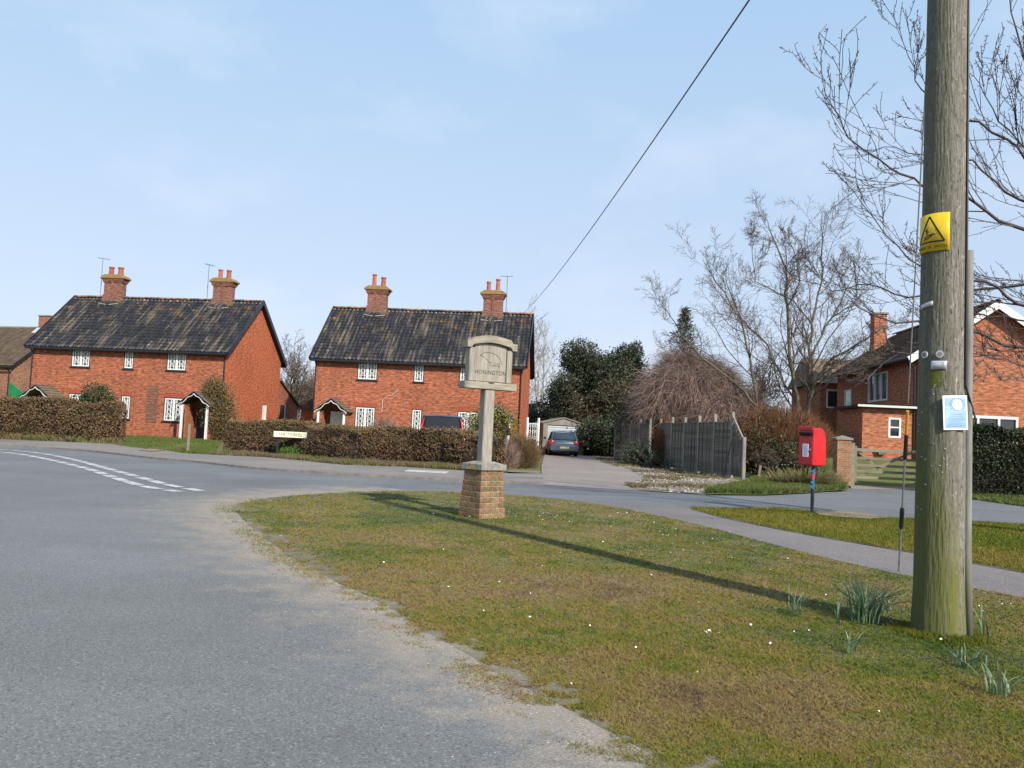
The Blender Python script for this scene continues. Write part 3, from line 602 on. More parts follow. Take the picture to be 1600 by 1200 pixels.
def chimney(h, x, y, zr, w=1.3, d=.62, pots=((-.38, .62, .13), (.22, .56, .14)), m='chimneybrick', flash=True):
    s = MB(); top = zr+1.12
    s.bx(x-w/2, x+w/2, y-d/2, y+d/2, zr-.75, zr+.18); s.bx(x-w/2+.06, x+w/2-.06, y-d/2+.05, y+d/2-.05, zr+.18, zr+.95)
    s.bx(x-.05, x+.05, y-d/2+.005, y-d/2+.06, zr+.2, zr+.93)
    for k in range(3): e = .03*k; s.bx(x-w/2-e, x+w/2+e, y-d/2-e, y+d/2+e, zr+.95+k*.075, zr+1.022+k*.075)
    ch = s.build('chimney', MT[m], h, bevel=0)
    c = MB(); c.prism([(x-w/2-.15, zr+1.175), (x+w/2+.15, zr+1.175), (x+w/2+.17, zr+1.27), (x+w/2-.1, zr+1.45), (x-w/2+.1, zr+1.45), (x-w/2-.17, zr+1.27)], 'y', y-d/2-.12, y+d/2+.12)
    c.build('chimney_cap', MT['capstone'], ch, bevel=.03)
    for (dx, ph, pr) in pots:
        q = MB(); z = zr+1.43; q.tube([(x+dx, y, z), (x+dx, y, z+.1), (x+dx, y, z+.12), (x+dx, y, z+ph-.1), (x+dx, y, z+ph-.08), (x+dx, y, z+ph)], [pr*1.2, pr*1.15, pr*.98, pr*.86, pr*1.08, pr*1.05], 10)
        q.build('chimney_pot', MT['terracotta'], ch, smooth=False)
    if flash:
        f = MB(); yy = y-d/2-.02
        for sx in (-1, 1): f.bar((x+sx*w*.5, yy-.25, zr-.42), (x+sx*.1, yy-.30, zr-.5), .16, .03)
        f.build('flashing', MT['lead'], ch)
    return ch

def porch(h, x, y0=-1.35, w=1.75, ze=2.02, za=2.72, doorm='navy', name='porch', open_side=True):
    hw = w/2-.14; p = bpy.data.objects.new('porch', None); link(p, h)
    for s in (-1, 1): mb = MB(); mb.bx(x+s*(hw-.055)-.055, x+s*(hw-.055)+.055, y0+.35, -.002, 0, ze-.05); mb.build('side_wall', MT['brick'], p)
    r = MB(); t = .07
    for s in (-1, 1): r.add([(x, y0-.08, za), (x+s*w/2*1.06, y0-.08, ze), (x+s*w/2*1.06, -.004, ze), (x, -.004, za), (x, y0-.08, za-t), (x+s*w/2*1.06, y0-.08, ze-t), (x+s*w/2*1.06, -.004, ze-t), (x, -.004, za-t)], [(0, 1, 2, 3), (4, 7, 6, 5), (0, 4, 5, 1), (1, 5, 6, 2), (2, 6, 7, 3)])
    for s in (-1, 1):
        n = 5
        for k in range(n):
            f = (k+.5)/n; r.bar((x+s*f*w/2*1.06, y0-.06, za-(za-ze)*f+.03), (x+s*f*w/2*1.06, -.02, za-(za-ze)*f+.03), .04, .03)
    r.build('porch_roof', MT['plaintile'] , p)
    b = MB()
    for s in (-1, 1): b.bar((x, y0-.11, za-.06), (x+s*w/2*1.08, y0-.11, ze-.06), .03, .17, up=(0, 1, 0))
    b.build('bargeboard', MT['navy'], p)
    wv = MB()
    for s in (-1, 1):
        pts = []
        for k in range(19):
            f = k/18; pts.append((x+s*f*w/2*1.05, y0-.135, za-(za-ze)*f-.16-.04*sin(f*2*pi*2.0)))
        for a_, b_ in zip(pts[:-1], pts[1:]): wv.bar(a_, b_, .03, .075, up=(0, 1, 0))
    wv.build('wavy_trim', MT['white'], p)
    for s in (-1, 1): q = MB(); q.bx(x+s*hw-.055, x+s*hw+.055, y0, y0+.11, 0, ze-.04); q.build('post', MT['white'], p)
    d = MB(); d.bx(x-.42, x+.42, -.05, -.006, .1, 1.98); dd = d.build('door', MT[doorm], p)
    d = MB()
    for a_, b_ in ((-.48, -.42), (.42, .48)): d.bx(x+a_, x+b_, -.07, -.006, 0, 2.04)
    d.bx(x-.42, x+.42, -.07, -.006, 1.98, 2.04); d.build('door_frame', MT['black'], p)
    return p

def aerial(h, x, y, z0, z1, dirn=(1, 0), n=5):
    a = MB(); a.tube([(x, y, z0), (x, y, z1)], .022, 5); dx, dy = dirn
    a.tube([(x-.35*dx, y-.35*dy, z1-.06), (x+.45*dx, y+.45*dy, z1-.02)], .014, 4)
    for k in range(n): t = -.3+.7*k/(n-1); a.tube([(x+t*dx-.16*dy, y+t*dy+.16*dx, z1-.04), (x+t*dx+.16*dy, y+t*dy-.16*dx, z1-.04)], .009, 4)
    a.build('aerial', MT['steel'], h)

WALLH, RIDGE, DEPTH, LEN = 5.2, 8.5, 7.6, 12.0
PV, PF = pantile_mesh(LEN+.5, 5.42, seed=3)
def cottage(name, loc, ang, label, doorm, porch_x, seed):
    h = empty(name, (loc[0], loc[1], 0), radians(ang), label, 'house', 'pair of old brick cottages')
    W_ = [(2.5, 3.66, 3.86, 5.16, 2), (5.78, 6.37, 3.86, 5.16, 1), (8.42, 9.6, 3.86, 5.16, 2), (2.5, 3.66, .96, 2.32, 2), (5.78, 6.37, .96, 2.32, 1), (8.42, 9.6, .96, 2.32, 2)]
    wb = MB(); wall_holes(wb, (0, 0, -.05), (1, 0, 0), LEN, WALLH+.05, [(a, b, c+.05, d+.05) for a, b, c, d, _ in W_], (0, -1, 0), .12)
    gh = [(5.2, 5.85, 1.3, 2.33)] if seed == 1 else []
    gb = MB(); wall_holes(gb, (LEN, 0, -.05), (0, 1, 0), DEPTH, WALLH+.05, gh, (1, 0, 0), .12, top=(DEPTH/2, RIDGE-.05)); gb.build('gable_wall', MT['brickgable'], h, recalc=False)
    wall_holes(wb, (0, DEPTH, -.05), (0, -1, 0), DEPTH, WALLH+.05, [], (-1, 0, 0), .1, top=(DEPTH/2, RIDGE-.05))
    wall_holes(wb, (LEN, DEPTH, -.05), (-1, 0, 0), LEN, WALLH+.05, [], (0, 1, 0))
    wb.build('wall', MT['brick'], h, recalc=False)
    dk = MB(); dk.bx(.15, LEN-.15, .14, .20, 0, WALLH); dk.bx(LEN-.2, LEN-.14, .2, DEPTH-.2, 0, WALLH); dk.build('interior', MT['curtain'], h)
    for a, b, c, d, l in W_: lattice_window(h, a, b, c, d, 0, l)
    # brick arches over the ground-floor windows, a course proud
    lb = MB()
    for a, b, c, d, _ in W_[3:]:
        n = int((b-a+.2)/.08)
        for k in range(n): xx = a-.1+(k+.5)*(b-a+.2)/n; lb.bx(xx-.033, xx+.033, -.006, .05, d+.01, d+.23)
    lb.build('window_arch', MT['brickred'], h, kind='stuff')
    ang_s = math.atan2(RIDGE-5.24, DEPTH/2); ey = -.32; ez = 5.24-.32*math.tan(ang_s)
    for side in (0, 1):
        r = np_obj('pantiles', PV, PF, MT['pantile'], h, kind='stuff')
        if side == 0: r.location = (-.25, ey, ez); r.rotation_euler = (ang_s, 0, 0)
        else: r.location = (LEN+.25, DEPTH-ey, ez); r.rotation_euler = (ang_s, 0, pi)
    # roof deck under the tiles with soffit
    dkm = MB(); ry = DEPTH/2
    for s in (0, 1):
        y_e = ey if s == 0 else DEPTH-ey
        dkm.add([(-.24, y_e, ez-.01), (LEN+.24, y_e, ez-.01), (LEN+.24, ry, RIDGE+.01), (-.24, ry, RIDGE+.01), (-.24, y_e, ez-.09), (LEN+.24, y_e, ez-.09), (LEN+.24, ry, RIDGE-.10), (-.24, ry, RIDGE-.10)], [(0, 1, 2, 3), (7, 6, 5, 4), (0, 4, 5, 1), (1, 5, 6, 2), (2, 6, 7, 3), (3, 7, 4, 0)])
    dkm.build('roof_deck', MT['black'], h)
    for x in (-.27, LEN+.27):
        for s in (0, 1):
            bb = MB(); y_e = ey-.04 if s == 0 else DEPTH-ey+.04
            bb.bar((x, y_e, ez-.04), (x, ry, RIDGE+.03), .24, .045, up=(1, 0, 0)) ; bb.build('bargeboard', MT['navy'], h)
    for s in (0, 1):
        gm = MB(); y_e = ey-.04 if s == 0 else DEPTH-ey+.04
        gm.tube([(-.2, y_e+.02, ez-.11), (LEN+.2, y_e+.02, ez-.11)], .05, 8); gm.build('gutter', MT['black'], h)
    for x in (.06, LEN-.06):
        dm_ = MB(); dm_.tube([(x, ey-.02, ez-.08), (x, -.06, ez-.32), (x, -.055, 0)], .038, 6); dm_.build('downpipe', MT['black'], h)
    rm = ridge_tile_mesh(); n = int((LEN+.5)/.43)
    for k in range(n):
        q = bpy.data.objects.new('ridge_tile', rm); link(q, h); q.location = (-.25+k*(LEN+.5)/n, ry, RIDGE+.03+.01*rng.random()); q.rotation_euler = (0, rng.uniform(-.015, .015), 0)
    return h
MT['brickred'] = mat('arch_brick', (.36, .075, .035), .9, (.27, .06, .03), 9)
h1 = cottage('brick_cottage', (-28.12, 48.57), -7.5, 'left-hand pair of red brick cottages with black pantiled roof and sunlit right gable', 'navy', (1.5, 11.0), 1)
porch(h1, 1.5, doorm='navy'); porch(h1, 11.0, doorm='navy')
chimney(h1, 2.4, 3.8, RIDGE, pots=((-.33, .55, .16), (.30, .53, .17))); chimney(h1, 9.65, 3.8, RIDGE-.05, pots=((-.30, .6, .14), (.25, .56, .15)))
aerial(h1, 1.42, 3.8, RIDGE-.3, 11.05, (.5, .8)); aerial(h1, 8.56, 3.8, RIDGE-.3, 10.8, (.2, .95), 4)
# gable window with bars, and the rear lean-to that continues the gable wall
gw = MB(); X = LEN
for (a, b, c, d) in ((5.2, 5.25, 1.3, 2.33), (5.8, 5.85, 1.3, 2.33), (5.25, 5.8, 1.3, 1.35), (5.25, 5.8, 2.28, 2.33)): gw.bx(X-.08, X-.02, a, b, c, d)
for k in range(1, 5): gw.bx(X-.06, X-.03, 5.25+.11*k-.012, 5.25+.11*k+.012, 1.35, 2.28)
g_ = gw.build('window', MT['white'], h1); q = MB(); q.bx(X-.10, X-.09, 5.22, 5.82, 1.32, 2.3); q.build('pane', MT['glass'], g_)
lt = MB(); pts = [(7.605, 0), (10.9, 0), (10.9, 2.35), (7.605, 3.85)]; lt.prism(pts, 'x', 3, LEN-.004); ln_ = lt.build('lean_to', MT['brick_tan'] if False else MT['brick'], h1)
lr = MB(); lr.add([(2.8, 7.55, 3.93), (LEN+.15, 7.55, 3.93), (LEN+.15, 11.1, 2.32), (2.8, 11.1, 2.32), (2.8, 7.55, 4.03), (LEN+.15, 7.55, 4.03), (LEN+.15, 11.1, 2.42), (2.8, 11.1, 2.42)], [(0, 3, 2, 1), (4, 5, 6, 7), (1, 2, 6, 5), (2, 3, 7, 6), (0, 1, 5, 4), (3, 0, 4, 7)]); lr.build('lean_to_roof', MT['plaintile'], ln_)
ld = MB(); ld.bx(LEN-.002, LEN+.03, 7.95, 8.6, 0, 2.35); ld.build('door', MT['black'], ln_); ld = MB(); ld.bx(LEN, LEN+.05, 8.6, 8.72, 0, 2.4); ld.build('door_frame', MT['white'], ln_)
# brown trellis between the ground-floor windows
tr = MB()
for k in range(5): xx = 7.42+.145*k; tr.bx(xx-.012, xx+.012, -.045, -.025, .86, 2.93)
for k in range(15): zz = .9+.143*k; tr.bx(7.38, 8.04, -.025, -.008, zz-.012, zz+.012)
tr.build('trellis', MT['fence'], h1)

h2 = cottage('brick_cottage', (-11.4, 47.94), -4.5, 'right-hand pair of red brick cottages with dark pantiled roof behind the carved village sign', 'white', (1.45, 10.7), 2)
porch(h2, 1.5, doorm='white'); porch(h2, 10.75, doorm='black')
chimney(h2, 2.5, 3.8, RIDGE, pots=((-.28, .78, .14), (.30, .6, .16))); chimney(h2, 9.75, 3.8, RIDGE-.05, pots=((-.33, .6, .14), (.24, .78, .14)))
aerial(h2, 10.55, 3.8, RIDGE-.2, 10.9, (-.97, .2), 4)
cr = MB(); cr.tube([(4.05, -.02, 2.05), (4.06, -.02, 2.75), (4.3, -.02, 2.98), (4.6, -.02, 3.05), (4.95, -.02, 3.4)], .022, 5); cr.build('telephone_cable', MT['lead'], h2)

# house at the far left
h4 = empty('brown_roofed_house', (-49.3, 66.0, 0), radians(-16), 'plain house with mottled brown tiled roof and stubby chimney at the left edge', 'house')
L4, D4, E4, R4 = 12.2, 8.4, 4.75, 8.0
b = MB(); wall_holes(b, (0, 0, 0), (1, 0, 0), L4, E4, [(9.2, 10.4, 1, 2.2)], (0, -1, 0)); wall_holes(b, (L4, 0, 0), (0, 1, 0), D4, E4, [(1.55, 3.3, 3.45, 4.4)], (1, 0, 0), top=(D4/2, R4)); wall_holes(b, (L4, D4, 0), (-1, 0, 0), L4, E4, [], (0, 1, 0)); wall_holes(b, (0, D4, 0), (0, -1, 0), D4, E4, [], (-1, 0, 0), top=(D4/2, R4)); b.build('wall', MT['brick_tan'], h4, recalc=False)
TV, TF = pantile_mesh(L4+.5, 5.7, .30, .28, 5)
a4 = math.atan2(R4-E4, D4/2)
for s in (0, 1):
    r = np_obj('roof_tiles', TV*np.array([1, 1, .6]), TF, MT['plaintile'], h4, kind='stuff')
    r.location = ((-.25, -.35, E4-.35*math.tan(a4)+.03) if s == 0 else (L4+.25, D4+.35, E4-.35*math.tan(a4)+.03)); r.rotation_euler = (a4, 0, 0 if s == 0 else pi)
ed = MB()
for s in (0, 1):
    ye = -.36 if s == 0 else D4+.36; zz = E4-.35*math.tan(a4)
    ed.bar((L4+.26, ye, zz), (L4+.26, D4/2, R4+.02), .14, .05, up=(1, 0, 0))
ed.tube([(-.2, -.4, E4-.36), (L4+.2, -.4, E4-.36)], .07, 6); ed.tube([(L4-.3, -.38, E4-.4), (L4-.3, -.1, E4-.7), (L4-.3, -.08, 0)], .045, 6); ed.build('gutter', MT['black'], h4)
w_ = MB(); X = L4
for (a, b_, c, d) in ((1.55, 1.63, 3.45, 4.4), (3.22, 3.3, 3.45, 4.4), (1.63, 3.22, 3.45, 3.53), (1.63, 3.22, 4.32, 4.4), (1.63, 3.22, 3.98, 4.05)): w_.bx(X-.07, X+.01, a, b_, c, d)
wq = w_.build('window', MT['white'], h4); p = MB(); p.bx(X-.08, X-.07, 1.6, 3.25, 3.5, 4.35); p.build('pane', MT['glass'], wq)
c_ = MB(); c_.bx(10.2, 11.3, D4/2-.35, D4/2+.35, R4-.6, R4+.85); cc = c_.build('chimney', MT['brick_tan'], h4); c_ = MB(); c_.bx(10.14, 11.36, D4/2-.41, D4/2+.41, R4+.85, R4+.93); c_.build('chimney_cap', MT['concrete'], cc)
f_ = MB(); f_.add([(10.1, D4/2-.9, R4-.58), (11.4, D4/2-.9, R4-.58), (11.4, D4/2-.36, R4-.1), (10.1, D4/2-.36, R4-.1)], [(0, 1, 2, 3)]); f_.build('flashing', MT['lead'], cc)
gs = MB(); A = P(14, 597, 55); B_ = P(14, 626, 55); C_ = P(36, 628, 55); D_ = P(33, 612, 55)
gs.add([A, B_, C_, D_]+[q+Vector((.05, .06, 0)) for q in (A, B_, C_, D_)], [(0, 1, 2, 3), (7, 6, 5, 4), (0, 4, 5, 1), (1, 5, 6, 2), (2, 6, 7, 3), (3, 7, 4, 0)])
o = gs.build('green_sheet', MT['greensheet'], None); tag(o, 'bright green slanted sheet standing behind the tall left hedge', 'sheet')
q = MB(); p0 = P(15, 622, 55.1); q.tube([(p0.x, p0.y, 0), (p0.x, p0.y, 3.0)], .05, 6); q.build('support_pole', MT['fence'], o)

# small dark outbuilding between the two cottages
ob = empty('outbuilding', (-13.7, 54.5, 0), radians(-5), 'low outbuilding with dark roof in the gap between the two cottages', 'outbuilding')
b = MB(); b.bx(0, 3.0, 0, 3.2, 0, 2.2); b.build('wall', MT['brick'], ob); b = MB(); b.prism([(-.3, 2.15), (1.9, 3.6), (3.3, 3.6), (3.3, 2.15)], 'y', -.25, 3.4); b.build('roof', MT['pantile'], ob)

# house on the right
h3 = empty('brick_house', (15.65, 32.0, 0), radians(-4.9), 'orange brick house with white gable boards behind the dark right hedge', 'house')
W3, D3, E3, R3 = 5.5, 10.2, 5.1, 7.0
b = MB(); wall_holes(b, (0, 0, 0), (1, 0, 0), W3, E3, [(1.55, 3.7, 1.7, 2.72)], (0, -1, 0), top=(W3/2, R3)); wall_holes(b, (0, D3, 0), (0, -1, 0), D3, E3, [(D3-5.6, D3-3.2, 3.35, 4.6)], (-1, 0, 0)); wall_holes(b, (W3, 0, 0), (0, 1, 0), D3, E3, [], (1, 0, 0)); wall_holes(b, (W3, D3, 0), (-1, 0, 0), W3, E3, [], (0, 1, 0), top=(W3/2, R3)); b.build('wall', MT['brick_new'], h3, recalc=False)
a3 = math.atan2(R3-E3, W3/2); TV3, TF3 = pantile_mesh(D3+.6, (W3/2+.45)/cos(a3), .3, .28, 8)
for s in (0, 1):
    r = np_obj('roof_tiles', TV3*np.array([1, 1, .6]), TF3, MT['plaintile'], h3, kind='stuff'); zz = E3-.45*math.tan(a3)+.05
    r.location = (-.45, D3+.2, zz) if s == 0 else (W3+.45, -.4, zz); r.rotation_euler = (a3, 0, -pi/2 if s == 0 else pi/2)
for s in (-1, 1):
    q = MB(); q.bar((W3/2, -.40, R3-.04), (W3/2+s*(W3/2+.5), -.40, R3-.04-(W3/2+.5)*math.tan(a3)), .26, .05, up=(0, 1, 0)) ; q.build('bargeboard', MT['white'], h3)
q = MB(); q.tube([(-.52, D3, E3-.33), (-.52, -.3, E3-.33)], .07, 6); q.tube([(-.5, .1, E3-.35), (-.08, .12, E3-.6), (-.08, .12, 0)], .045, 6); q.build('gutter', MT['black'], h3)
def plain_window(h, pts, name='window'):
    """pts: frame boxes; last is pane"""
    f = MB()
    for a in pts[:-1]: f.bx(*a)
    w = f.build(name, MT['white'], h); p = MB(); p.bx(*pts[-1]); p.build('pane', MT['glass'], w); return w
fr = [(1.55, 3.7, -.02, .06, 1.7, 1.78), (1.55, 3.7, -.02, .06, 2.62, 2.72)]+[(x, x+.08, -.02, .06, 1.78, 2.62) for x in (1.55, 2.2, 2.96, 3.62)]
plain_window(h3, fr+[(1.6, 3.66, .06, .07, 1.72, 2.68)])
sy = lambda a, b: (a, b)
fr = [(-.02, .06, 3.2, 5.6, 3.35, 3.42), (-.02, .06, 3.2, 5.6, 4.52, 4.6)]+[(-.02, .06, y, y+.08, 3.42, 4.52) for y in (3.2, 4.0, 4.75, 5.52)]
plain_window(h3, fr+[(.06, .07, 3.25, 5.55, 3.4, 4.55)])
fr = [(-.04, .0, 7.9, 8.9, 3.0, 3.07), (-.04, .0, 7.9, 8.9, 4.0, 4.07), (-.04, 0, 7.9, 7.97, 3.07, 4.0), (-.04, 0, 8.83, 8.9, 3.07, 4.0)]
plain_window(h3, fr+[(-.02, -.01, 7.97, 8.83, 3.07, 4.0)])
for k in range(24):
    rr = bpy.data.objects.new('ridge_tile', ridge_tile_mesh()); link(rr, h3); rr.location = (W3/2, -.35+k*.44, R3+.09); rr.rotation_euler = (0, 0, pi/2)
pb = MB(); wall_holes(pb, (-2.0, .15, 0), (1, 0, 0), 1.995, 2.85, [(.98, 1.45, 1.72, 2.5)], (0, -1, 0)); wall_holes(pb, (-2.0, 3.0, 0), (0, -1, 0), 2.85, 2.85, [], (-1, 0, 0)); pp_ = pb.build('porch', MT['brick_new'], h3, recalc=False)
q = MB(); q.bx(-2.25, -.02, -.1, 3.1, 2.85, 2.95); q.build('porch_roof', MT['black'], pp_); q = MB(); q.bx(-2.27, -.02, -.14, -.10, 2.87, 2.95); q.build('fascia', MT['green_fascia'], pp_)
fr = [(-1.02, -.95, .14, .2, 1.72, 2.5), (-.62, -.55, .14, .2, 1.72, 2.5), (-.95, -.62, .14, .2, 1.72, 1.79), (-.95, -.62, .14, .2, 2.43, 2.5), (-.95, -.62, .14, .2, 2.1, 2.15)]
f = MB(); [f.bx(*a) for a in fr]; f.build('window_frame', MT['white'], pp_); q = MB(); q.bx(-.98, -.58, .2, .21, 1.75, 2.47); q.build('window_pane', MT['glass'], pp_)
q = MB(); q.prism([(-1.5, 1.25), (-1.08, 1.25), (-1.17, 1.05), (-1.4, 1.05)], 'y', -.02, .13); q.build('hanging_basket', MT['fence'], pp_)
c_ = MB(); c_.bx(1.35, 1.95, 9.0, 9.6, R3-1.2, R3+.95); cc = c_.build('chimney', MT['brick_new'], h3); c_ = MB(); c_.bx(1.29, 2.01, 8.94, 9.66, R3+.95, R3+1.03); c_.build('chimney_cap', MT['concrete'], cc)
lw = []; nx_, ny_ = 24, 14
for j in range(ny_+1):
    for i in range(nx_+1): x = 11.5+6.5*i/nx_; y = 28.2+4.6*j/ny_; lw.append((x, y, -.02+.86*min(1, j/ny_*1.15)**1.1*min(1, (i+.6)/2)+.04*float(vnoise(x*1.5, y*1.5, 3))))
o = np_obj('front_lawn', lw, [(j*(nx_+1)+i, j*(nx_+1)+i+1, (j+1)*(nx_+1)+i+1, (j+1)*(nx_+1)+i) for j in range(ny_) for i in range(nx_)], MT['field'], smooth=True, kind='structure')
h5 = empty('tiled_house', (16.2, 43.6, 0), radians(-4.9), 'brick house with brown tiled roof half hidden behind the big bare tree', 'house')
b = MB(); b.bx(0, 7, 0, 6, 0, 4.7); b.build('wall', MT['brick_new'], h5); b = MB(); b.prism([(-.3, 4.6), (3, 6.2), (6.3, 4.6)], 'x', -.25, 7.2); b.build('roof', MT['plaintile'], h5)
plain_window(h5, [(.3, 1.3, -.03, .0, 3.3, 3.38), (.3, 1.3, -.03, 0, 4.2, 4.28), (.3, .38, -.03, 0, 3.38, 4.2), (1.22, 1.3, -.03, 0, 3.38, 4.2), (.38, 1.22, -.02, -.01, 3.38, 4.2)])

# ---------------------------------------------------------------- brick piers built brick by brick
def brick_course_pier(root, hw_f, H, m, L=.215, hh=.065, joint=.010, depth=.1, core='mortar', z0=0):
    """square pier with half width hw_f(z); every brick is a child named brick"""
    pitch = hh+joint; n = int(H/pitch); meshes = {}
    cv = []; 
    core_b = MB()
    a, b = hw_f(0)-.006, hw_f(H)-.006
    core_b.add([(-a, -a, z0), (a, -a, z0), (a, a, z0), (-a, a, z0), (-b, -b, z0+H), (b, -b, z0+H), (b, b, z0+H), (-b, b, z0+H)], [(3, 2, 1, 0), (4, 5, 6, 7), (0, 1, 5, 4), (1, 2, 6, 5), (2, 3, 7, 6), (3, 0, 4, 7)])
    core_b.build('mortar_core', MT[core], root)
    def bm_for(l):
        key = round(l, 3)
        if key not in meshes:
            q = MB(); q.box((0, 0, 0), (l, depth, hh)); o = q.build('brick', MT[m], None, bevel=.005); meshes[key] = o.data; bpy.data.objects.remove(o)
        return meshes[key]
    for i in range(n):
        z = z0+(i+.5)*pitch; hw = hw_f(i*pitch); off = i % 2
        for s in range(4):
            A = s*pi/2; lo, hi = (-hw, hw-depth-joint) if off else (-hw+depth+joint, hw)   # corners interlock course by course
            x = lo; first = True; ls = []
            while x < hi-.03:
                l = min(.215 if not (first and off) else .215, hi-x); ls.append((x, l)); x += l+joint; first = False
            for (x0, l) in ls:
                o = bpy.data.objects.new('brick', bm_for(l)); link(o, root)
                cx = x0+l/2; cy = -hw+depth/2-rng.uniform(0, .004)
                o.location = (cx*cos(A)-cy*sin(A), cx*sin(A)+cy*cos(A), z+rng.uniform(-.002, .002)); o.rotation_euler = (rng.uniform(-.01, .01), rng.uniform(-.008, .008), A+rng.uniform(-.01, .01))
    return n*pitch

# ---------------------------------------------------------------- carved village sign on its brick plinth
SX, SY = -.34, 11.78
vs_ = empty('village_sign', (SX, SY, 0), radians(30), 'carved silver oak village sign reading HONINGTON on a tapering mossy brick plinth', 'sign')
pl = empty('plinth', (0, 0, 0), radians(11)); pl.parent = vs_
ph = brick_course_pier(pl, lambda z: .236-.052*z/.76, .73, 'plinthbrick')
cp = MB(); cp.prism([(-.225, -.225), (.225, -.225), (.225, .225), (-.225, .225)], 'z', ph, ph+.075); cp.add([(-.225, -.225, ph+.0755), (.225, -.225, ph+.0755), (.225, .225, ph+.0755), (-.225, .225, ph+.0755), (-.1, -.1, ph+.115), (.1, -.1, ph+.115), (.1, .1, ph+.115), (-.1, .1, ph+.115)], [(0, 1, 5, 4), (1, 2, 6, 5), (2, 3, 7, 6), (3, 0, 4, 7), (4, 5, 6, 7)])
cp.build('capstone', MT['lichenstone'], pl)
zp = ph+.10
q = MB(); q.bx(-.080, .080, -.080, .080, zp-.02, 1.80); q.build('post', MT['oak'], vs_, bevel=.012)
q = MB(); q.bx(-.42, .42, -.10, .10, 1.80, 1.90); q.build('bottom_rail', MT['oakbeam'], vs_, bevel=.008)
top = []
def arch(x): return .055*(cos(pi*x/.62)+1)/2*1.6 if abs(x) < .31 else 0
N_ = 24; xs_ = [-.40+.80*k/N_ for k in range(N_+1)]
poly = [(x, 2.375+arch(x)) for x in xs_]+[(x, 2.475+arch(x)) for x in reversed(xs_)]
q = MB(); q.prism(poly, 'y', -.095, .095); q.build('top_rail', MT['oakbeam'], vs_, bevel=0)
for s in (-1, 1): q = MB(); q.bx(s*.302-.043, s*.302+.043, -.065, .065, 1.905, 2.376); q.build('stile', MT['oak'], vs_, bevel=.008)
poly = [(-.255, 1.915), (.255, 1.915)]+[(x*.255/.31, 2.365+arch(x*.9)) for x in [.31-.62*k/14 for k in range(15)]]
q = MB(); q.prism(poly, 'y', -.038, .038); pn_ = q.build('carved_panel', MT['oak'], vs_)
# raised joints of the vertical boards
q = MB()
leaf = [(-.155, 2.275), (-.12, 2.305), (-.05, 2.325), (.03, 2.322), (.10, 2.30), (.15, 2.262), (.185, 2.215), (.20, 2.165)]
low = [(-.155, 2.275), (-.10, 2.262), (-.05, 2.225), (-.01, 2.185), (.02, 2.19)]
sq = [(.02, 2.19), (0, 2.15), (.05, 2.135), (.08, 2.17), (.10, 2.19), (.12, 2.17), (.09, 2.15), (.07, 2.14), (.13, 2.14), (.135, 2.175), (.165, 2.19), (.15, 2.16), (.145, 2.135), (.175, 2.14)]
for ln_q in (leaf, low, sq): q.tube([(x-.01, -.0385, z) for x, z in ln_q], .0036, 5)
q.build('carved_leaf_emblem', MT['carve'], pn_)
def text_obj(name, body, size, m, parent, loc, rot, depth=.002, spacing=1.0, align='CENTER', xs=1):
    c = bpy.data.curves.new(name, 'FONT'); c.body = body; c.size = size; c.extrude = depth; c.align_x = align; c.align_y = 'CENTER'; c.space_character = spacing
    o = bpy.data.objects.new(name, c); COL.objects.link(o)
    dg = bpy.context.evaluated_depsgraph_get(); dg.update(); me = bpy.data.meshes.new_from_object(o.evaluated_get(dg)); bpy.data.objects.remove(o)
    me.name = name; me.materials.clear(); me.materials.append(m); o = bpy.data.objects.new(name, me); link(o, parent); o.location = loc; o.rotation_euler = rot; o.scale = (xs, 1, 1); return o
text_obj('carved_lettering', 'HONINGTON', .083, MT['carve'], pn_, (.012, -.039, 2.04), (pi/2, 0, 0), .0025, 1.08, xs=.93)
q = MB(); q.prism([(-.05, 1.905), (-.03, 1.88), (.03, 1.88), (.05, 1.905)], 'y', -.104, -.099); q.build('drain_notch', MT['carve'], vs_)

